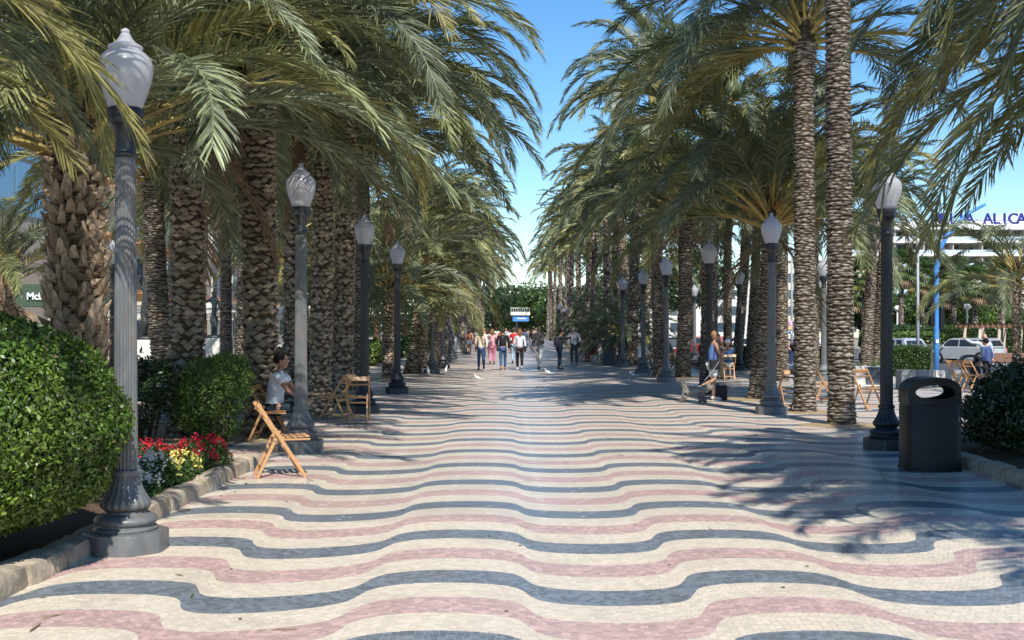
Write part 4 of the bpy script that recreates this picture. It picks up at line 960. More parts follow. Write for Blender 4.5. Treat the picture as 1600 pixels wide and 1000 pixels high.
    for aa in (aL, aR):
        m2 = MB(); f_ = foot(aa, 0); dn = 0 if aa.z < .12*s else -.2
        m2.ell((aa+f_)/2+V_(0, .01, -.018), (.047*q, .135*q, .045*q), 10, 6, 0, Matrix.Rotation(dn-.15*(1 if aa.z < .12*s else 2), 3, 'X')); m2.ell(aa+V_(0, -.02, -.02), (.042*q, .055*q, .05*q), 8, 6)
        m2.build('shoe', sm_, root, smooth=True)
    hm = MB()
    if cap is not None:
        hm.ell(hd+V_(0, -.005, .045), (.09*q, .11*q, .085*q), 14, 8); hm.box(hd+V_(0, .12, .05), (.14*q, .09*q, .012*q)); hm.build('cap', flat('cap_cloth', cap), root, smooth=True)
    elif not bald:
        hm.ell(hd+V_(0, -.022, .03), (.09*q, .103*q, .105*q), 14, 9)
        if long:
            hm.ell(hd+V_(0, -.07, -.09), (.085*q, .06*q, .16*q), 12, 8); hm.ell(hd+V_(.01, -.08, -.22), (.09*q, .045*q, .13*q), 12, 8)
        for i in range(90 if detail else 0):
            a = random.uniform(PI, 2*PI) if random.random() < .75 else random.uniform(0, PI); e = random.uniform(.1, 1.2); p0 = hd+V_(.088*math.cos(a)*math.cos(e), -.02+.10*math.sin(a)*math.cos(e), .03+.105*math.sin(e))
            d = V_(math.cos(a)*.3, math.sin(a)*.35, -1).normalized()*(.07 if not long else .13)*q; x_ = d.cross(Vector((0, 1, 0))).normalized()*.012*q
            hm.add([p0-x_, p0+x_, p0+d], [(0, 1, 2)])
        hm.build('hair', flat('hair_%d' % int(hair[0]*1000), hair, .55), root, smooth=True)
    elif bald == 'fringe':
        hm.ell(hd+V_(0, -.02, -.01), (.084*q, .088*q, .06*q), 12, 6); hm.build('hair', flat('hair_grey', (.35, .33, .3), .8), root, smooth=True)
    if glasses:
        hm = MB()
        for sx in (-1, 1): hm.ell(hd+V_(sx*.032, .097, .012), (.028*q, .008*q, .02*q), 10, 6)
        hm.bar(hd+V_(-.08, .02, .018), hd+V_(-.06, .09, .016), .006, .01); hm.bar(hd+V_(.08, .02, .018), hd+V_(.06, .09, .016), .006, .01); hm.build('sunglasses', M['black_plastic'], root)
    if bag:
        kind, bc = bag; hm = MB(); bm_ = flat('bag_%d_%d' % (int(bc[0]*255), int(bc[2]*255)), bc, .6)
        if kind == 'backpack':
            hm.box(sh+V_(0, -.20, -.20), (.27*q, .14*q, .38*q), bev=.05*q); hm.build('backpack', bm_, root)
        elif kind == 'shoulder':
            hm.box(sh+V_(.22, -.06, -.50), (.10*q, .24*q, .24*q), bev=.03*q); hm.tube([sh+V_(.20, -.06, -.38), sh+V_(.19, -.04, -.1), sh+V_(.12, .0, .085), sh+V_(.19, .08, -.12), sh+V_(.21, .02, -.4)], .009*q, 5); hm.build('bag', bm_, root)
        elif kind == 'shoulder_left':
            hm.box(sh+V_(-.22, -.06, -.48), (.10*q, .26*q, .28*q), bev=.03*q); hm.tube([sh+V_(-.20, -.06, -.38), sh+V_(-.19, -.04, -.1), sh+V_(-.12, .0, .085), sh+V_(-.19, .08, -.12), sh+V_(-.21, .02, -.4)], .009*q, 5); hm.build('bag', bm_, root)
        elif kind == 'cross':
            hm.tube([sh+V_(-.15, -.06, .07), sh+V_(0, -.15, -.2), sh+V_(.18, -.10, -.42)], .012*q, 5); hm.box(sh+V_(.2, -.02, -.47), (.09*q, .2*q, .18*q), bev=.02*q); hm.build('bag', bm_, root)
    return root, dict(handR=aRn[2], handL=aLn[2], head=hd)
def at(px, py): x, y = G(px, py); return (x, y, .006)
JEANS = (.035, .075, .16); BLK = (.015, .015, .018)
person('woman in a loose beige jacket and blue jeans walking away, leftmost of the front walkers', at(752, 579), 5, 1.68, 'walk', (.60, .50, .40), JEANS, (.10, .045, .025), True, skirt_top=.12, phase=1, shoe=BLK)
person('person in pink trousers and top walking just right of the beige jacket', at(769, 570), 0, 1.66, 'walk', (.62, .33, .36), (.62, .20, .30), (.16, .08, .04), True, leg=2, phase=2, sleeve=1, shoe=(.05, .03, .03))
person('man in a black jacket and blue jeans with dark bag walking away', at(786, 579), 3, 1.70, 'walk', BLK, (.045, .09, .19), (.02, .012, .01), False, phase=2, skirt_top=.05, bag=('shoulder_left', (.03, .03, .03)), arms=('pocket', 'swing'), shoe=(.35, .17, .06))
person('woman with very long brown hair, white sweater and black trousers', at(812, 579), 0, 1.66, 'walk', (.62, .65, .70), BLK, (.17, .075, .035), True, phase=1, skirt_top=.06, bag=('shoulder', BLK), shoe=(.75, .72, .7))
person('person in a red top partly hidden behind the long-haired woman', at(804, 569), 0, 1.72, 'walk', (.55, .03, .045), (.25, .38, .5), (.05, .03, .02), False, phase=2, sleeve=1)
person('bald man in beige shirt and white trousers walking towards the viewer', at(843, 577), 160, 1.76, 'walk', (.24, .21, .17), (.70, .68, .64), bald=True, phase=1, skirt_top=.12, bag=('backpack', BLK), glasses=True, arms=('phone', 'swing'))
person('person in dark jeans with a grey backpack reaching out to take a picture', at(874, 577), -75, 1.64, 'stand', (.12, .11, .12), (.03, .055, .11), (.02, .015, .012), False, bag=('backpack', (.08, .085, .10)), arms='forward', skirt_top=.03, shoe=(.03, .03, .04))
person('bald man in pale grey hooded top and dark trousers with a cross strap', at(897, 571), 10, 1.78, 'stand', (.58, .58, .55), (.075, .08, .08), bald='fringe', bag=('cross', BLK), arms=('swing', 'pocket'), shoe=(.4, .4, .4))
person('person in a bikini-brown top and light blue shorts far left of the walkers', at(733, 555), 0, 1.66, 'walk', (.28, .10, .07), (.40, .55, .66), (.05, .03, .02), True, leg=0, sleeve=0, skin='skin_tan', phase=2)
(wr, wj) = person('woman in blue sleeveless top and white shorts looking at her phone beside a dog', at(1113, 626), -84, 1.62, 'walk', (.10, .17, .36), (.80, .79, .76), (.32, .19, .10), False, leg=1, sleeve=0, skin='skin_tan', arms='phone', phase=3, skirt_top=.10, bag=('shoulder', BLK), glasses=True, shoe=(.62, .55, .48))
hm = MB(); hp = (wj['handR']+wj['handL'])/2+Vector((0, .07, .03)); hm.box(hp, (.075, .012, .15), M=Matrix.Rotation(-.5, 4, 'X'), bev=.003)
ph = hm.build('phone', M['black_plastic']); tag(ph, 'dark phone held up by the woman in the blue top', 'phone'); ph.matrix_world = Matrix.Translation(wr.location) @ Matrix.Rotation(wr.rotation_euler.z, 4, 'Z')
person('blonde woman in pale clothes sitting beside the man in the white cap', (X_at(1127, 39.2), 39.25, 0), 170, 1.62, 'sit', (.62, .50, .50), (.45, .40, .36), (.55, .36, .15), True, arms='knees', glasses=True)
person('man in a blue shirt and white cap sitting with his back to the viewer', (X_at(1138, 38), 38.0, 0), 0, 1.76, 'sit', (.055, .12, .25), (.40, .34, .26), cap=(.8, .8, .8), sleeve=1, arms='knees')
person('bald man in a navy shirt and jeans sitting on a low bench facing left', (X_at(1237, 38.6), 38.6, -.03), 75, 1.74, 'sit', (.02, .03, .08), (.12, .20, .34), bald=True, sleeve=1, arms='knees')
person('seated man in a white shirt and dark trousers behind the second left lamp', (-3.56, 17.4, 0), -92, 1.74, 'sit', (.72, .72, .75), (.02, .035, .05), (.02, .015, .01), sleeve=1, arms='knees', skin='skin_tan')
person('person in red sitting on a chair far down the right row', (X_at(930, 58.2), 58.2, 0), 110, 1.66, 'sit', (.35, .07, .05), (.22, .05, .05), (.05, .03, .02), True, arms='knees')
person('seated person in a white top partly hidden behind a right lamp', (X_at(1000, 46.5), 46.5, 0), -60, 1.66, 'sit', (.72, .72, .72), (.35, .2, .13), (.04, .03, .02), False, arms='knees')
person('man in a white shirt with a red bag in the shade at the left', at(601, 561), 20, 1.72, 'stand', (.62, .63, .66), (.18, .16, .13), (.03, .02, .015), False, bag=('backpack', (.35, .02, .03)), arms='pocket', sleeve=1)
person('bald man in a pale shirt holding out one arm at the far right', (X_at(1538, 41), 41, RZ), 165, 1.80, 'stand', (.45, .50, .55), (.08, .09, .12), bald='fringe', arms=('swing', 'up'))
person('dark-haired man in a blue jacket standing behind the far litter bin', (X_at(1543, 38), 38, RZ), 35, 1.66, 'stand', (.055, .085, .20), (.03, .03, .04), (.012, .01, .01), False, arms='pocket')
person('man in a white shirt at a cafe table behind the big bush', (X_at(161, 44), 44, 0), 200, 1.66, 'stand', (.62, .63, .68), (.1, .12, .2), (.03, .02, .015), False, sleeve=1)
cr = [((.7, .7, .68), JEANS), ((.05, .05, .06), (.08, .08, .1)), ((.65, .6, .55), (.1, .1, .12)), ((.5, .1, .08), (.05, .05, .06)), ((.3, .35, .45), (.4, .38, .33)), ((.75, .75, .75), (.03, .03, .035)), ((.1, .12, .2), JEANS), ((.6, .45, .4), (.3, .3, .32)), ((.02, .02, .02), (.4, .4, .42)), ((.75, .7, .6), JEANS), ((.2, .25, .2), BLK), ((.6, .2, .15), (.1, .1, .15))]
for i, (px, y) in enumerate(((761, 66), (771, 80), (776, 96), (783, 84), (791, 100), (797, 78), (820, 86), (826, 98), (832, 82), (838, 105), (745, 84), (757, 98))):
    LB = ['distant stroller in white top and jeans behind the beige-jacketed woman', 'distant stroller in dark clothes between the pink and black-jacketed walkers', 'distant stroller in cream top and dark trousers far behind the pink walker',
          'distant stroller in a rust red top far behind the man in black', 'distant stroller in grey blue top and tan trousers far down the paving', 'distant stroller in white top and black trousers just left of the red top',
          'distant stroller in navy top and jeans right of the long-haired woman', 'distant stroller in a dusty pink top far behind the bald man', 'distant stroller in black top and grey trousers left of the bald man',
          'farthest stroller in cream top behind the bald man in beige', 'distant stroller in dark green top at the left of the crowd', 'distant stroller in orange red top at the left back of the crowd']
    r_, _ = person(LB[i], (X_at(px, y), y, .006), random.choice((0, 180, 10, 170)), random.uniform(1.6, 1.8), 'walk', cr[i][0], cr[i][1], (.05, .03, .02), i % 2 == 0, phase=1+i % 2, detail=0)
    r_['group'] = 'distant strollers'

# ------------------------------------------------------------------ dog on its leash
DX, DY = G(1084, 629); DY = 26.3; DX = X_at(1084, DY)
dog = thing('dog', 'small shaggy grey-white dog walking in front of the woman in the blue top', 'dog', (DX, DY, .006), math.radians(-88))
nd = [((0, -.18, .29), .085), ((0, -.03, .285), .092), ((0, .14, .29), .098), ((0, .24, .35), .062), ((0, .31, .385), .075), ((0, .40, .365), .042), ((0, .45, .355), .032)]
ee = [(0, 1), (1, 2), (2, 3), (3, 4), (4, 5), (5, 6)]
def leg_(pts, rs, root_i):
    i0 = len(nd)
    for p, r_ in zip(pts, rs): nd.append((p, r_))
    ee.append((root_i, i0)); ee.extend((i0+i, i0+i+1) for i in range(len(pts)-1))
leg_([(-.055, .15, .22), (-.06, .17, .12), (-.06, .155, .04), (-.06, .19, .022)], [.045, .032, .028, .026], 2)
leg_([(.055, .15, .22), (.06, .20, .13), (.06, .23, .05), (.06, .27, .03)], [.045, .032, .028, .026], 2)
leg_([(-.055, -.19, .23), (-.06, -.15, .16), (-.06, -.22, .09), (-.06, -.18, .022)], [.055, .036, .026, .026], 0)
leg_([(.055, -.20, .23), (.06, -.19, .16), (.06, -.28, .10), (.06, -.26, .022)], [.055, .036, .026, .026], 0)
leg_([(0, -.25, .36), (0, -.24, .44), (0, -.19, .47)], [.035, .04, .03], 0)
vs, fs = skin_mesh([(Vector((p[0]*1.05, p[1], p[2]*.92)), r_*1.22) for p, r_ in nd], ee, 1)
M['fur'] = mat('pale_grey_curly_fur', (.42, .39, .34), .9, .1, var=.3, vscale=14, tint=.35, bump=.01, bscale=60)
db = MB(); db.add(vs, fs); db.build('body', M['fur'], dog, smooth=True)
fb = MB()
for i in range(3200):
    f = random.choice(fs); p = sum((Vector(vs[j]) for j in f), Vector())/len(f)
    c = Vector((0, min(.35, max(-.18, p.y)), .29 if p.z > .2 else p.z)); d = (p-c).normalized()+Vector((random.gauss(0, .4), random.gauss(0, .4), -.45)); d.normalize(); x_ = d.orthogonal().normalized()*.011
    l = random.uniform(.03, .07); fb.add([p-x_, p+x_, p+d*l], [(0, 1, 2)], 0, random.random())
o = fb.build('coat', M['fur'], dog)
fb = MB()
for sx in (-1, 1):
    fb.ell((sx*.07, .30, .36), (.02, .035, .065), 8, 6); 
fb.build('ear', M['fur'], dog, smooth=True)
fb = MB(); fb.ell((0, .485, .365), (.014, .012, .012), 8, 5)
for sx in (-1, 1): fb.ell((sx*.032, .375, .405), (.01, .008, .01), 6, 4)
fb.build('nose_and_eyes', M['black_plastic'], dog)
lv = MB(); a_ = Vector((DX+.18, DY, .43)); hl = wr.matrix_world; W_ = Matrix.Translation(wr.location) @ Matrix.Rotation(wr.rotation_euler.z, 4, 'Z')
h_ = W_ @ wj['handR']; lv.tube([a_, a_.lerp(h_, .35)+Vector((0, 0, -.05)), a_.lerp(h_, .7)+Vector((0, 0, -.03)), h_], .008, 6)
tag(lv.build('leash', flat('leash_grey', (.25, .25, .27))), 'thin grey leash from the dog up to the woman\'s hand', 'leash')
lv = MB(); lv.box((0, 0, .17), (.26, .2, .34), bev=.02); hb = thing('bag', 'black bag standing on the ground behind the woman with the dog', 'bag', (X_at(1127, 27.3), 27.3, .006)); lv.build('body', M['black_plastic'], hb)
lv = MB(); lv.tube([(-.07, 0, .33), (-.06, 0, .42), (.06, 0, .42), (.07, 0, .33)], .01, 6); lv.build('handle', M['black_plastic'], hb)

# ------------------------------------------------------------------ pigeons
def pigeon(px, py, face, label, col=(.72, .72, .72), s=1.0, up=False):
    x, y = G(px, py); r = thing('pigeon', label, 'pigeon', (x, y, .006), math.radians(face), 'pigeons on the paving'); m_ = mat('bird_%d' % px, col, .7, .3, var=.15, vscale=30)
    b_ = MB(); R = Matrix.Rotation(math.radians(-22 if not up else -60), 3, 'X').inverted()
    b_.ell((0, 0, .13*s), (.05*s, .12*s, .055*s), 12, 8, 0, Matrix.Rotation(math.radians(22 if not up else 60), 3, 'X')); b_.ell((0, .09*s, .20*s+(.04*s if up else 0)), (.028*s, .032*s, .04*s), 10, 6); b_.ell((0, .10*s, .235*s+(.04*s if up else 0)), (.025*s, .03*s, .025*s), 10, 6)
    b_.build('body', m_, r, smooth=True)
    b_ = MB(); b_.prism([(-.03*s, -.09*s), (.03*s, -.09*s), (.04*s, -.24*s), (-.04*s, -.24*s)], .085*s, .097*s, axis='z'); b_.build('tail', m_, r)
    b_ = MB(); b_.tube([(0, .12*s, .235*s), (0, .15*s, .228*s)], [.007*s, .002*s], 5); b_.build('beak', M['iron_dark_shaded'], r)
    for sx in (-.02, .02): b_ = MB(); b_.tube([(sx*s, 0, .09*s), (sx*s, .005, .01), (sx*s, .03*s, .004)], .004*s, 4); b_.build('leg', flat('bird_leg', (.45, .12, .1)), r)
pigeon(856, 587, 70, 'white pigeon pecking in front of the walkers in the middle of the paving')
pigeon(988, 590, 60, 'white and grey pigeon left of the grey right lamps', s=.9)
pigeon(669, 588, 10, 'white pigeon at the foot of the fifth left lamp', s=1.2, up=True)
pigeon(697, 583, -20, 'small white pigeon between the fifth and sixth left lamps', up=True)
pigeon(1097, 586, 40, 'pale pigeon seen just left of the woman with the dog', s=.9)
pigeon(551, 591, 20, 'white pigeon in front of the sunlit trunk left of the third lamp', s=1.3, up=True)
pigeon(746, 595, 90, 'pigeon resting flat on the stripes left of the middle', s=.8)

# ------------------------------------------------------------------ cars
def car(name, label, loc, rz, paint, L=4.1, H=1.46, kind='hatch'):
    r = thing(name, label, 'car', (loc[0], loc[1], RZ), math.radians(rz), 'cars parked beyond the promenade'); Wd = .86; pm = mat('car_paint_%d' % int(loc[1]*10), paint, .28, .5, metal=.25, coat=.6)
    h = L/2     # forward +Y
    low = [(-h, .32), (-h+.02, .60), (-h+.05, .86), (-h+.25, .93), (.10*L, .95), (.27*L, .90), (h-.25, .74), (h-.03, .60), (h, .42), (h-.08, .28), (-h+.1, .26)]
    sec = []; b_ = MB()
    # lower body lofted across the width with tumblehome
    for x_, ins in ((-Wd, .05), (-Wd+.07, 0), (Wd-.07, 0), (Wd, .05)):
        sec.append([(x_, max(-h+ins, min(h-ins, p[0])), p[1]-(ins*.4 if p[1] > .5 else 0)) for p in low])
    n = len(low); vs = [p for s_ in sec for p in s_]
    b_.add(vs, [(i*n+j, i*n+(j+1) % n, (i+1)*n+(j+1) % n, (i+1)*n+j) for i in range(3) for j in range(n)]+[tuple(range(n)), tuple(3*n+j for j in range(n))[::-1]])
    rear = -h+.10 if kind == 'hatch' else -h+.6
    g = [(rear, .92), (rear+.28, H-.07), (rear+.5, H), (.10*L, H-.02), (.16*L, H-.08), (.29*L, .90)]
    gi = []
    for x_, z_ in ((Wd-.03, 0), (Wd-.20, 1)): pass
    vs = []; 
    for sx in (-1, 1):
        for p in g: t = (p[1]-.9)/(H-.9); vs.append((sx*(Wd-.04-.17*t), p[0], p[1]))
    m_ = len(g); b_.add(vs, [(i, i+1, m_+i+1, m_+i) for i in range(m_-1)]+[tuple(range(m_)), tuple(range(m_, 2*m_))[::-1]])
    b_.build('body', pm, r, auto=38)
    def sidept(y_, z_, sx, o_=.006): t = (z_-.9)/(H-.9); return (sx*(Wd-.04-.17*t+o_), y_, z_)
    def mid(y_): return y_
    for sx in (-1, 1):
        for (a0, a1, b0, b1) in ((rear+.30, rear+.62+.1, rear+.45, rear+.85), (rear+.93, .0, rear+.95, .0), (.06, .25*L, .06, .155*L)):
            w_ = MB(); w_.add([sidept(a0, .97, sx), sidept(a1, .97, sx), sidept(b1, H-.11, sx), sidept(b0, H-.11, sx)], [(0, 1, 2, 3)]); w_.build('side_window', M['car_glass'], r)
        t_ = MB(); t_.box((sx*(Wd-.03), -h+.12, .78), (.10, .20, .20), bev=.03); t_.build('tail_light', flat('tail_light_red', (.45, .01, .02), .2), r)
        t_ = MB(); t_.box((sx*(Wd-.16), h-.14, .62), (.26, .2, .14), bev=.04); t_.build('headlight', flat('headlight_clear', (.6, .62, .65), .1), r)
        t_ = MB(); t_.box((sx*(Wd+.08), .22*L, .98), (.16, .1, .12), bev=.03); t_.build('mirror', pm, r)
        for yw in (-.305*L, .315*L):
            t_ = MB(); t_.tube([(sx*(Wd-.20), yw, .31), (sx*(Wd-.17), yw, .31), (sx*(Wd-.0), yw, .31), (sx*(Wd+.015), yw, .31)], [.28, .31, .31, .28], 22); wh = t_.build('wheel', M['iron_dark_shaded'], r, auto=40)
            t_ = MB(); t_.tube([(sx*(Wd+.01), yw, .31), (sx*(Wd+.024), yw, .31)], [.21, .19], 14); t_.build('rim', flat('wheel_rim', (.45, .46, .47), .35), wh)
            t_ = MB(); t_.tube([(sx*(Wd-.04), yw, .31), (sx*(Wd+.004), yw, .31)], .365, 22); t_.build('wheel_arch', M['black_plastic'], r)
    w_ = MB(); t0 = .05; 
    def rg(u, z_): return rear+.28*(z_-.92)/(H-.07-.92)-.008
    w_.add([(-.66, rg(0, 1.0), 1.0), (.66, rg(0, 1.0), 1.0), (.56, rg(0, 1.32), 1.32), (-.56, rg(0, 1.32), 1.32)], [(0, 1, 2, 3)]); w_.build('rear_window', M['car_glass'], r)
    w_ = MB(); zf = lambda y_: .90+(.29*L-y_)/(.13*L)*(H-.08-.90)
    w_.add([(-.70, .275*L, zf(.275*L)+.012), (.70, .275*L, zf(.275*L)+.012), (.60, .175*L, zf(.175*L)+.012), (-.60, .175*L, zf(.175*L)+.012)], [(0, 1, 2, 3)]); w_.build('windscreen', M['car_glass'], r)
    w_ = MB(); w_.box((0, -h+.01, .55), (.52, .03, .12)); w_.build('number_plate', M['paint'], r)
    w_ = MB(); w_.box((0, -h+.03, .36), (1.55, .14, .16), bev=.03); w_.build('bumper', pm, r)
    return r
car('parked_car', 'silver hatchback standing on the road behind the two men at the right', (X_at(1509, 66), 66, .004), 42, (.50, .51, .50))
car('parked_car', 'white car partly hidden behind the box hedge', (X_at(1392, 66), 66, .004), 25, (.5, .51, .52), 4.2)
car('parked_car', 'dark red car glimpsed between the trunks left of the woman with the dog', (X_at(1100, 78), 78, .004), 85, (.25, .03, .03), 4.2)
car('parked_car', 'pale car glimpsed behind the trunks right of the white-capped man', (X_at(1165, 74), 74, .004), 88, (.5, .5, .52), 4.2)
car('parked_car', 'grey car glimpsed between the outer right trunks', (X_at(1235, 72), 72, .004), 86, (.3, .31, .33), 4.2)

# ------------------------------------------------------------------ fence, pergola, poles, signs
fr = thing('fence', 'grey metal fence with diagonal lattice in front of the road', 'fence', (X_at(1440, 50), 50, RZ))
for x_ in (-.45, .45): b_ = MB(); b_.box((x_, 0, .7), (.05, .05, 1.4)); b_.build('post', M['iron'], fr)
for i in range(7):
    for d in (-1, 1): b_ = MB(); a = -.42+i*.14; b_.bar((max(-.43, min(.43, a-.35*d)), .012*d, .12), (max(-.43, min(.43, a+.35*d)), .012*d, 1.28), .016, .016, (0, 1, 0)); b_.build('lattice_bar', M['grey_stone'], fr)
for z_ in (.1, 1.3): b_ = MB(); b_.box((0, 0, z_), (.86, .03, .03)); b_.build('rail', M['iron'], fr)
pg = thing('pergola', 'timber pergola with cream posts and brown beams at the right edge', 'pergola', (X_at(1560, 66), 66, RZ))
px0 = X_at(1560, 66)
for px_ in (1528, 1558, 1592, 1630):
    x_ = X_at(px_, 66)-px0
    for yy in (0, 2.2): b_ = MB(); b_.bar((x_, yy, 0), (x_+.12, yy, 2.05), .16, .16); b_.build('post', M['wood_pale'], pg)
for yy in (-.1, 2.3): b_ = MB(); b_.box((1.2, yy, 2.12), (5.6, .1, .16)); b_.build('beam', M['wood_dark'], pg)
for i in range(18): b_ = MB(); b_.box((-1.4+i*.31, 1.1, 2.24), (.07, 2.9, .09)); b_.build('rafter', M['wood_dark'], pg)
r = thing('planter', 'long brown timber planter box under the pergola', 'planter', (X_at(1572, 62), 62, RZ)); b_ = MB(); b_.box((0, 0, .42), (2.2, .8, .5), bev=.02); b_.build('trough', mat('rusty_brown_box', (.22, .12, .08), .7, .3, var=.2), r); b_ = MB(); b_.box((0, 0, .09), (2.3, .7, .17)); b_.build('plinth', M['grey_stone'], r)
tp = thing('traffic_light', 'curved blue traffic light pole arching to the right over the road', 'traffic light', (X_at(1463, 40), 40, RZ))
M['blue_paint'] = mat('blue_painted_steel', (.05, .22, .55), .35, .5, var=.15, vscale=5, dirt=(.45, .55, .65), dscale=9, damt=.35)
pts = [(0, 0, 0), (0, 0, 1.6), (-.01, 0, 3.2), (0, 0, 4.1), (.1, 0, 4.7), (.36, 0, 5.2), (.72, 0, 5.65), (1.2, 0, 6.05), (1.7, 0, 6.3)]
b_ = MB(); b_.tube(pts, [.10, .095, .092, .088, .082, .076, .07, .062, .05], 14); b_.build('pole', M['blue_paint'], tp, smooth=True)
for sx, z_ in ((-.16, 2.5), (.17, 2.35)):
    b_ = MB(); b_.box((sx, 0, z_), (.15, .22, .85), bev=.02); hs = b_.build('signal_head', M['black_plastic'], tp)
    for q in range(3):
        b_ = MB(); b_.tube([(sx, .11, z_+.26-q*.26), (sx, .17, z_+.26-q*.26)], [.07, .075], 12); b_.build('lens', M['iron_dark_shaded'], hs)
b_ = MB(); b_.box((0, -.105, 1.55), (.1, .01, .12)); b_.build('sticker', M['paint'], tp)
def mast(px, y, h_, label, r0=.07):
    m_ = thing('lamp_mast', label, 'street lamp', (X_at(px, y), y, RZ)); b_ = MB(); b_.tube([(0, 0, 0), (0, 0, h_*.5), (0, 0, h_)], [r0*1.3, r0, r0*.7], 12); b_.build('pole', flat('galvanised', (.42, .43, .45), .4), m_, smooth=True)
    b_ = MB(); b_.tube([(0, 0, h_-.1), (-.3, 0, h_+.1), (-.9, 0, h_+.15)], .035, 8); b_.build('arm', M['iron'], m_); b_ = MB(); b_.box((-1.1, 0, h_+.13), (.6, .22, .1), bev=.03); b_.build('lantern', M['iron'], m_); return m_
mast(1434, 56, 7.3, 'tall thin pale lamp mast left of the blue curved pole')
ps = mast(1237, 58, 8.0, 'thin pale mast behind the right trunks carrying small signs', .05)
for z_, hh, cs in ((1.7+15*58/1800, .32, ((.75, .45, .6), '')), (1.7+8*58/1800, .16, ((.80, .42, .2), '')), (1.7+1*58/1800, .18, ((.7, .75, .85), ''))):
    b_ = MB(); b_.box((-.2, -.1, z_+.06), (.40, .03, hh*.92)); b_.build('sign_plate', flat('plate_%d' % int(cs[0][1]*100), cs[0], .5), ps)
b_ = MB(); b_.box((-.12, -.12, 1.7+1*58/1800+.06), (.14, .012, .12)); b_.build('blue_symbol', flat('sign_blue', (.05, .12, .5), .5), ps)
b_ = MB()
for k in range(3): b_.box((-.2, -.12, 1.7+12*58/1800+.06+k*.07), (.3-.05*k, .012, .02))
b_.build('lines', flat('sign_ink', (.12, .05, .12), .5), ps)
for px, y, h_ in ((1568, 95, 4.6), (1511, 90, 3.2), (1402, 92, 3.1), (1362, 92, 3.1)):
    m_ = thing('garden_lamp', 'white garden lamp in front of the trees below the hotel', 'street lamp', (X_at(px, y), y, 0), 0, 'white garden lamps below the hotel')
    b_ = MB(); b_.tube([(0, 0, 0), (0, 0, h_)], .07, 8); b_.build('pole', M['paint'], m_); b_ = MB(); b_.ell((0, 0, h_+.18), (.28, .28, .24), 12, 8); b_.build('globe', M['paint'], m_, smooth=True)

# ------------------------------------------------------------------ far end of the promenade
r = thing('overhead_sign', 'blue and white board on a dark post at the far end of the promenade', 'sign', (X_at(812, 170), 170, 0))
b_ = MB(); b_.tube([(-.55, 0, 0), (-.55, 0, 2.6)], .22, 10); b_.build('post', M['iron_dark_shaded'], r)
b_ = MB(); b_.box((.2, 0, 3.1), (3.0, .6, .85), bev=.1); b_.build('blue_board', M['blue_paint'], r)
b_ = MB(); b_.box((.35, -.33, 3.15), (1.7, .02, .16)); b_.build('white_line', M['paint'], r)
b_ = MB(); b_.box((.1, 0, 3.85), (3.6, 1.2, .5), bev=.08); b_.build('white_canopy', M['paint'], r)
b_ = MB()
for i in range(9): b_.bar((-1.6+i*.42, -.3, 4.1), (-1.6+i*.42, -.3, 4.7), .06, .06)
b_.bar((-1.7, -.3, 4.7), (1.9, -.3, 4.7), .07, .07); b_.build('railing', M['paint'], r); r.scale = (.8, .8, 1)
def tree(x, y, h_, w_, mk, label, seed, n=9000, size=.32, group='trees in the distance'):
    r_ = random.Random(seed); lobes = [(0, 0, h_*.68, w_*.42, w_*.42, h_*.28)]
    for i in range(7):
        a = r_.uniform(0, 6.28); q = r_.uniform(.2, .36)*w_; lobes.append((q*math.cos(a), q*math.sin(a), h_*r_.uniform(.42, .86), w_*r_.uniform(.16, .28), w_*r_.uniform(.16, .28), h_*r_.uniform(.1, .2)))
    root = thing('tree', label, 'tree', (x, y, 0), 0, group); P, Nn = blob_pts(lobes, n, seed, .22, .12, h_*.12); v, f, t = leaves(P, Nn, size, .9, seed, .5)
    obj('crown', np_mesh('crown', v, f, M[mk], tint=t), root)
    b_ = MB(); b_.tube([(0, 0, 0), (.1, 0, h_*.3), (0, 0, h_*.7)], [.05*w_*.6+.08, .05*w_*.5+.05, .05], 8)
    for i in range(4): a = i*1.6; b_.tube([(0, 0, h_*.3), (w_*.2*math.cos(a), w_*.2*math.sin(a), h_*.6)], [.1, .03], 6)
    b_.build('trunk', M['twig'], root)
for i, (px, y, h_, w_, mk) in enumerate(((818, 215, 7.5, 15, 'leaf_mid'), (770, 200, 9, 13, 'leaf_mid'), (860, 205, 8.5, 14, 'leaf_mid'), (735, 190, 9, 14, 'leaf_dark'), (905, 190, 9, 14, 'leaf_dark'), (795, 260, 12, 20, 'leaf_mid'), (845, 265, 12, 20, 'leaf_dark'))):
    tree(X_at(px, y), y, h_, w_, mk, 'rounded tree closing the far end of the promenade', 300+i, size=.6)
for i, (px, y, h_, w_, mk) in enumerate(((1385, 100, 4.8, 6.5, 'leaf_mid'), (1425, 104, 5.2, 7, 'leaf_lime'), (1470, 100, 4.9, 7, 'leaf_mid'), (1520, 102, 5.4, 6.5, 'leaf_lime'), (1345, 106, 5.0, 7, 'leaf_mid'), (1300, 108, 5.2, 7, 'leaf_mid'), (1555, 108, 4.6, 6, 'leaf_mid'))):
    tree(X_at(px, y), y, h_, w_, mk, 'round leafy tree below the hotel', 320+i, n=7000, size=.34, group='round trees below the hotel')
for i, (x, y) in enumerate(((-15, 88), (-16, 104), (-14, 122), (15, 96), (16, 118), (13, 140), (-13, 145))):
    tree(x, y, 8.5, 10, 'leaf_dark', 'dark tree mass behind the palm rows', 340+i, n=7000, size=.4, group='dark trees behind the palms')

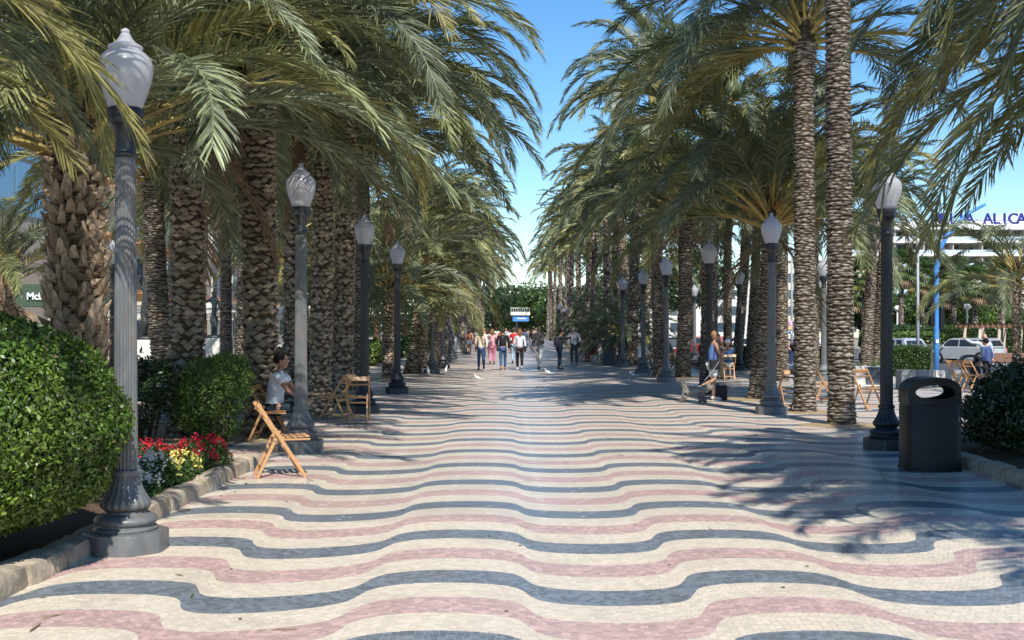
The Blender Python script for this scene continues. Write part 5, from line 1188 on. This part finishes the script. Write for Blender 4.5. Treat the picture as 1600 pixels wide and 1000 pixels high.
# fan palms across the road
def fan_leaf(mt, seed):
    r_ = random.Random(seed); mb = MB(); mb.tube([(0, 0, 0), (.5, 0, .08), (.95, 0, .02)], [.022, .016, .012], 4, 1); c = Vector((.95, 0, .02)); n = 22
    for i in range(n):
        a = math.radians(-128+256*i/(n-1)); l = .85*(1-.25*abs(a)/2.3)*r_.uniform(.9, 1.08); d = Vector((math.cos(a), math.sin(a), 0)); q = Vector((-d.y, d.x, 0)); w_ = .055
        p1 = c+d*l*.55+Vector((0, 0, -.03)); p2 = c+d*l*.8+Vector((0, 0, -.13)); p3 = c+d*l+Vector((0, 0, -.36*r_.uniform(.7, 1.2)))
        mb.add([c, p1-q*w_+Vector((0, 0, .02)), p1+q*w_, p2-q*w_*.6, p2+q*w_*.6, p3], [(0, 1, 2), (1, 3, 4, 2), (3, 5, 4)], 0)
    return mb.mesh('fan_leaf', [mt, M['petiole']])
FAN = [fan_leaf(M['fan'], i) for i in range(3)]+[fan_leaf(M['fan_y'], 5), fan_leaf(M['frond_dry'], 6)]
def fan_palm(px, y, ztop_px, label, seed, r0=.2, s=1.0):
    r_ = random.Random(seed); H = Z_at(ztop_px, y)-1.6*s; x = X_at(px, y); root = thing('fan_palm', label, 'palm tree', (x, y, 0), 0, 'fan palms across the road')
    me, top = trunk_mesh('far', H, r0, seed, (r_.uniform(-.2, .2), 0), .6); obj('trunk', me, root)
    for i in range(40):
        u = i/39; az = i*2.39996; el = math.radians(75-125*u); k = r_.randrange(3) if u < .72 else (3 if r_.random() < .4 else r_.randrange(3))
        if u > .86: k = 4
        obj('fan_leaf', FAN[k], root, top+Vector((0, 0, .1-.5*u)), Euler((0, -el, az)), (s, s, s))
for i, (px, y, tp_, lb) in enumerate(((1262, 92, 440, 'fan palm seen between the second and nearest ringed trunks'), (1350, 90, 398, 'fan palm whose crown shows left of the shade-darkened lamp post'), (1408, 88, 385, 'fan palm with crown just right of the shade-darkened lamp post'), (1442, 93, 402, 'fan palm left of the blue curved pole'), (1490, 88, 398, 'fan palm with drooping crown right of the blue curved pole'), (1525, 84, 410, 'fan palm with brown dead skirt below the hotel sign'), (1563, 86, 400, 'bright green fan palm near the right edge'), (1330, 96, 430, 'small fan palm behind the nearest ringed trunk'), (1375, 95, 410, 'fan palm directly behind the shade-darkened lamp post'), (1470, 97, 425, 'lower fan palm behind the blue curved pole'))):
    fan_palm(px, y, tp_-2, lb, 500+i, s=1.0)

# ------------------------------------------------------------------ hotel
HY = 263.0; x0, x1 = X_at(1326, HY), X_at(1760, HY); fh = 3.0; ztop = Z_at(360, HY)
ht = thing('hotel', 'large white hotel with balconies and blue rooftop lettering at the right', 'building', (x0, HY, 0)); WL = x1-x0
wht = flat('hotel_white', (.74, .74, .73), .7); rec = flat('balcony_recess', (.45, .5, .55), .6); M['railglass'] = mat('blue_rail_glass', (.50, .60, .68), .2, .5)
b_ = MB(); b_.box((WL/2, 8, ztop/2), (WL, 12, ztop)); b_.build('wall', rec, ht)
b_ = MB(); b_.box((WL/2, 6, ztop+.95), (WL+1.5, 17.5, 1.9)); b_.build('parapet', wht, ht)
nf = int(ztop/fh); bays = int(WL/3.3)
slab = MB(); slab.box((WL/2, -.2, 0), (WL+.6, 4.6, .55)); slm = slab.mesh('floor_slab', wht)
rl = MB(); rl.box((WL/2, -2.4, 0), (WL+.4, .06, .85)); rlm = rl.mesh('balcony_rail', M['railglass'])
pn = MB(); pn.box((0, 0, 0), (2.1, .1, 2.1)); pnm = pn.mesh('window', M['window'])
cu = MB(); cu.box((0, 0, 0), (.75, .08, 2.0)); cum = cu.mesh('curtain', wht)
dv = MB(); dv.box((0, 0, 0), (.22, 4.0, 2.45)); dvm = dv.mesh('balcony_divider', flat('divider', (.5, .45, .38), .8))
for f in range(nf):
    zf = ztop-(f+1)*fh; obj('floor_slab', slm, ht, (0, 0, zf+.28)); obj('balcony_rail', rlm, ht, (0, 0, zf+.28+.7))
    if f < 5:
        for k in range(bays+1):
            obj('balcony_divider', dvm, ht, (k*3.3, 0, zf+1.78))
            if k < bays:
                obj('window', pnm, ht, (k*3.3+1.75, 1.95, zf+1.7))
                if random.random() < .5: obj('curtain', cum, ht, (k*3.3+1.2+random.random(), 1.85, zf+1.7))
b_ = MB(); pts = []
for j in range(13): u = j/12; pts.append((30+u*(WL-30), ztop+2.2+2.6*math.sin(PI*u)**.6))
b_.prism([(30, ztop+1.9)]+pts+[(WL, ztop+1.9)], 4, 12); b_.build('curved_penthouse', flat('pale_blue_roof', (.45, .52, .6), .5), ht)
for wd, px_ in (('MELIA', 1449), ('ALICANTE', 1529)):
    for ch_i, c_ in enumerate(wd):
        tx = bpy.data.curves.new('letter', 'FONT'); tx.body = c_; tx.size = 3.35; tx.extrude = .2; tx.offset = .06; tx.align_x = 'CENTER'
        to = bpy.data.objects.new('tmp', tx); COL.objects.link(to); dg = bpy.context.evaluated_depsgraph_get(); me = bpy.data.meshes.new_from_object(to.evaluated_get(dg)); bpy.data.objects.remove(to)
        me.materials.clear(); me.materials.append(flat('sign_letters', (.03, .03, .22), .4)); me.name = 'sign_letter'
        obj('sign_letter', me, ht, (X_at(px_+7+13.0*ch_i, HY)-x0, -2.6, Z_at(351, HY)), (PI/2, 0, 0))
b_ = MB(); b_.box((X_at(1540, HY)-x0, -2.35, ztop+2.0), (40, .1, .12)); b_.build('sign_rail', M['iron'], ht)
wb = thing('white_building', 'low white building with blue shutters behind the pergola at the right edge', 'building', (54, 118, 0))
b_ = MB(); b_.box((0, 4, 3.2), (16, 8, 6.4)); b_.build('wall', flat('cream_render', (.62, .57, .5), .8), wb); b_ = MB(); b_.box((0, 4, 6.55), (16.8, 8.8, .3)); b_.build('cornice', wht, wb)
for i in range(5):
    for z_ in (1.8, 4.7):
        b_ = MB(); b_.box((-6.4+i*3.2, -.03, z_), (1.5, .1, 1.9)); fo = b_.build('window', wht, wb); b_ = MB(); b_.box((-6.4+i*3.2, -.1, z_), (1.2, .06, 1.6)); b_.build('pane', M['window'], fo)
b_ = MB(); b_.box((-6.4, -.3, 3.2), (2.6, .1, 2.2)); b_.build('blue_white_panel', flat('panel_pale', (.55, .62, .7), .5), wb)
for i, (x, w_, h_, c_) in enumerate(((34, 22, 11, (.6, .57, .52)), (60, 20, 14, (.62, .55, .45)))):
    nb = thing('apartment_building', ('pale apartment block far behind the trunks right of the promenade' if i == 0 else 'cream apartment block far behind the outer right trunks'), 'building', (x, 210, 0))
    b_ = MB(); b_.box((0, 5, h_/2), (w_, 10, h_)); b_.build('wall', flat('render_%d' % i, c_, .85), nb)
    pm = MB(); pm.box((0, 0, 0), (1.3, .1, 1.6)); pmm = pm.mesh('window', M['window'])
    for f in range(int(h_/3)):
        for k in range(int(w_/2.8)): obj('window', pmm, nb, (-w_/2+1.6+k*2.8, -.04, 1.9+f*3))
    b_ = MB(); b_.box((0, 5, h_+.2), (w_+.8, 10.8, .4)); b_.build('roof', M['white_stone'], nb)

# ------------------------------------------------------------------ left side: facades, restaurant, awnings, statues
def facade(y0, y1, h_, col, label, seed, balc='iron'):
    r_ = random.Random(seed); X0 = -24.0; b = thing('apartment_building', label, 'building', (X0, (y0+y1)/2, 0)); Ly = y1-y0
    b_ = MB(); b_.box((-6, 0, h_/2), (12, Ly-.05, h_)); b_.build('wall', flat('facade_%d' % seed, col, .85), b)
    wm_ = MB(); wm_.box((0, 0, 0), (.10, 1.5, 2.3)); wf = wm_.mesh('window', flat('window_frame', (.55, .5, .42), .7)); wm_ = MB(); wm_.box((.04, 0, 0), (.08, 1.2, 2.0)); wp = wm_.mesh('pane', M['window'])
    sm_ = MB(); sm_.box((.45, 0, 0), (.9, 2.4, .16)); sf = sm_.mesh('balcony', flat('balcony_orange', (.50, .25, .13), .8)); rm_ = MB()
    for i in range(13): rm_.bar((.86, -1.15+i*.19, .08), (.86, -1.15+i*.19, 1.0), .02, .02)
    rm_.bar((.86, -1.18, 1.0), (.86, 1.18, 1.0), .05, .05)
    for sy in (-1.16, 1.16): rm_.bar((0, sy, 1.0), (.86, sy, 1.0), .04, .04)
    rmm = rm_.mesh('railing', M['iron'])
    for f in range(int((h_-1.5)/3.2)):
        for k in range(int(Ly/3.4)):
            y_ = -Ly/2+1.9+k*3.4; z_ = 2.0+f*3.2
            o = obj('window', wf, b, (.05, y_, z_)); obj('pane', wp, o, (0, 0, 0))
            if f > 0: o = obj('balcony', sf, b, (0, y_, z_-1.2)); obj('railing', rmm, o, (0, 0, 0))
    b_ = MB(); b_.box((-5.6, 0, h_+.25), (13.2, Ly, .5)); b_.build('cornice', M['white_stone'], b)
facade(66, 92, 17, (.55, .40, .24), 'ochre apartment house with orange balconies seen left of the knobbly palm', 1)
facade(92, 128, 20, (.6, .54, .45), 'cream apartment house farther along behind the left palms', 2)
facade(128, 175, 22, (.5, .43, .34), 'beige apartment house at the far end behind the left palms', 3)
gb = thing('glass_building', 'blue glass fronted building at the far left behind the shaggy palm', 'building', (-24, 50, 0))
b_ = MB(); b_.box((-6, 0, 9), (12, 31.5, 18)); b_.build('wall', flat('warm_wall', (.44, .36, .29), .8), gb)
M['blue_glass'] = mat('sky_blue_glass', (.10, .22, .36), .12, .8)
pm = MB(); pm.box((0, 0, 0), (.08, 2.2, 2.6)); pmm = pm.mesh('glass_panel', M['blue_glass'])
for f in range(3):
    for k in range(13): obj('glass_panel', pmm, gb, (.02, -14.6+k*2.42, 8.6+f*2.8))
rs_ = thing('restaurant_sign', 'dark green restaurant sign with white lettering and a yellow arch at the far left', 'sign', (-15.2, 36, 0))
b_ = MB(); b_.box((0, 0, Z_at(462, 36)), (5.6, .25, .72), bev=.02); b_.build('sign_board', flat('sign_green', (.055, .085, .055), .5), rs_)
for sx in (-2.6, 2.6): b_ = MB(); b_.box((sx, 0, .85), (.12, .12, 1.75+.3)); b_.build('post', M['iron_dark_shaded'], rs_)
def text_mesh(s_, size, mt, ext=.02, off_=.0):
    tx = bpy.data.curves.new('t', 'FONT'); tx.body = s_; tx.size = size; tx.extrude = ext; tx.offset = off_
    to = bpy.data.objects.new('tmp', tx); COL.objects.link(to); dg = bpy.context.evaluated_depsgraph_get(); me = bpy.data.meshes.new_from_object(to.evaluated_get(dg)); bpy.data.objects.remove(to)
    me.materials.clear(); me.materials.append(mt); return me
obj('lettering', text_mesh("McDonald's", .30, M['paint'], .02, .008), rs_, (X_at(45, 36)+15.2, -.16, Z_at(468, 36)), (PI/2, 0, 0))
ya = flat('arch_yellow', (.85, .55, .02), .4); b_ = MB(); ax_ = X_at(6, 36)+15.2
for c in (-.17, .17):
    pts = [(ax_+c-.17+.34*j/12, -.17, Z_at(466, 36)-.28+.62*math.sin(PI*j/12)**.55) for j in range(13)]
    b_.tube(pts, .045, 6)
b_.build('yellow_arches', ya, rs_)
def awning(x, y, w_, d, z_, label, seed):
    a = thing('awning', label, 'awning', (x, y, 0), 0, 'cafe awnings at the left'); cl = flat('awning_canvas', (.55, .47, .36), .8, transl=.25); wh = M['paint']
    n = 6
    for k in range(n):
        b_ = MB(); xa = -w_/2+w_*k/n; xb = xa+w_/n; m_ = (xa+xb)/2
        b_.add([(xa, -d/2, z_-.45), (xb, -d/2, z_-.45), (xb, 0, z_+.15), (xa, 0, z_+.15), (xa, -d/2, z_-.7), (xb, -d/2, z_-.7), (xb, d/2, z_-.45), (xa, d/2, z_-.45)], [(0, 1, 2, 3), (4, 5, 1, 0), (3, 2, 6, 7)]); b_.build('canvas_panel', cl if k % 2 else flat('awning_pale', (.66, .62, .55), .8, transl=.25), a)
    for sx in (-w_/2, 0, w_/2):
        for sy in (-d/2, d/2): b_ = MB(); b_.bar((sx, sy, 0), (sx, sy, z_-.45), .07, .07); b_.build('pole', M['iron'], a)
    for sx in (-w_/2, w_/2):
        b_ = MB(); b_.bar((sx, -d/2-.02, z_-.44), (sx, -.02, z_+.17), .07, .07); b_.build('edge_bar', wh, a)
awning(-17.2, 52, 5.6, 4, 2.75, 'beige cafe awning with white edges behind the first statue', 1)
awning(-16.6, 60, 5.8, 4.5, 2.9, 'second beige cafe awning farther back at the left', 2)
awning(-15.5, 70, 7, 5, 2.9, 'pale cafe awning seen between the left trunks', 3)
def statue(px, y, htop, hbot, label, seed):
    x = X_at(px, y); zt = Z_at(htop, y); zb = Z_at(hbot, y); H = zt-zb; r = thing('statue', label, 'statue', (x, y, 0))
    s = H/1.85; br = mat('bronze_%d' % seed, (.05, .055, .05) if seed == 1 else (.10, .13, .12), .45, .5, metal=.3, var=.3)
    b_ = MB(); b_.box((.15, 0, zb/2), (1.05, .7, zb), bev=.02); b_.build('pedestal', M['white_stone'], r)
    def q(a, b1, c): return Vector((a*s, b1*s, zb+c*s))
    if seed == 1: nodes = [(q(0, 0, .95), .16*s), (q(.06, 0, 1.2), .15*s), (q(.1, 0, 1.42), .17*s), (q(.05, 0, 1.6), .07*s), (q(-.02, 0, 1.74), .09*s), (q(-.1, 0, .72), .12*s), (q(.02, -.05, .45), .09*s), (q(-.04, 0, .05), .06*s), (q(.12, 0, .7), .12*s), (q(.16, .05, .4), .09*s), (q(.1, .05, .05), .06*s), (q(.28, 0, 1.42), .07*s), (q(.42, -.1, 1.25), .06*s), (q(.3, -.2, 1.05), .045*s), (q(-.1, 0, 1.42), .07*s), (q(-.22, 0, 1.62), .05*s), (q(-.08, 0, 1.78), .045*s)]; E = [(0, 1), (1, 2), (2, 3), (3, 4), (0, 5), (5, 6), (6, 7), (0, 8), (8, 9), (9, 10), (2, 11), (11, 12), (12, 13), (2, 14), (14, 15), (15, 16)]
    else: nodes = [(q(0, 0, .95), .14*s), (q(.03, 0, 1.2), .11*s), (q(0, 0, 1.42), .13*s), (q(0, 0, 1.58), .06*s), (q(-.02, 0, 1.74), .085*s), (q(-.06, 0, .7), .11*s), (q(-.03, -.05, .4), .07*s), (q(-.06, 0, .05), .05*s), (q(.08, 0, .7), .11*s), (q(.05, .05, .4), .07*s), (q(.06, .05, .05), .05*s), (q(-.17, 0, 1.4), .06*s), (q(-.3, -.1, 1.3), .045*s), (q(-.42, -.1, 1.38), .035*s), (q(.16, 0, 1.4), .06*s), (q(.2, 0, 1.15), .045*s), (q(.12, -.1, .95), .035*s)]; E = [(0, 1), (1, 2), (2, 3), (3, 4), (0, 5), (5, 6), (6, 7), (0, 8), (8, 9), (9, 10), (2, 11), (11, 12), (12, 13), (2, 14), (14, 15), (15, 16)]
    vs, fs = skin_mesh(nodes, E, 2); b_ = MB(); b_.add(vs, fs); b_.ell(q(0, 0, .04), (.32*s, .28*s, .09*s), 14, 6); b_.build('figure', br, r, smooth=True)
statue(228, 40, 428, 531, 'dark bronze statue on a pale pedestal seen right of the nearest lamp post', 1)
statue(334, 44, 450, 528, 'slender green bronze figure on a white pedestal between the two thick trunks', 2)
for i, (px, y) in enumerate(((560, 70), (585, 66))):
    r = thing('litter_bin', 'pale cylindrical bin standing beside the man with the red bag' if i else 'pale low block in the shade behind the third left lamp', 'litter bin', (X_at(px+5 if i == 0 else 592, y), y, 0)); b_ = MB(); b_.lathe([(.25, 0), (.27, .05), (.28, .8), (.25, .85)], 18); b_.build('body', M['white_stone'], r, auto=40)

# ------------------------------------------------------------------ litter on the paving: dry leaflets and bits
lf = MB(); lf.add([(0, -.004, 0), (.05, -.009, .006), (.13, -.004, .004), (.17, 0, .012), (.13, .005, .004), (.05, .008, .006)], [(0, 1, 2, 3, 4, 5)]); lfm = lf.mesh('fallen_leaflet', M['frond_dry'])
sc = MB(); sc.add([(0, 0, 0), (.02, -.012, .004), (.045, 0, .003), (.02, .014, .006)], [(0, 1, 2, 3)]); scm = sc.mesh('fallen_leaf', M['frond_y'])
for i in range(150):
    x = random.choice((random.uniform(-3.1, -2.0), random.uniform(3.4, 5.4), random.uniform(-3, 5))); y = random.uniform(6.3, 22)
    obj('fallen_leaf', random.choice((lfm, scm)), pavement, (x, y, .0095), (0, 0, random.uniform(0, 6.3)), (random.uniform(.6, 1.3),)*3)

# short bare twigs and a few dead leaves poking out of the clipped bush
tw = MB(); P_, N_ = blob_pts([(0, 0, 1.02, 1.38, 1.35, .86)], 900, 77, .02, .03, .15)
for p, n_ in zip(P_, N_):
    p = Vector(p); d = (Vector(n_)+Vector((random.gauss(0, .5), random.gauss(0, .5), random.gauss(0, .5)))).normalized()*random.uniform(.03, .09); q = d.orthogonal().normalized()*.0025
    tw.add([p-d*.3-q, p-d*.3+q, p+d], [(0, 1, 2)], 0)
    if random.random() < .35: e = d.orthogonal().normalized()*.012; tw.add([p, p+d*.3+e, p+d*.7, p+d*.3-e], [(0, 1, 2, 3)], 1)
tw.build('twigs', [M['twig'], M['frond_dry']], [o for o in bpy.data.objects if o.name == 'clipped_bush'][0])
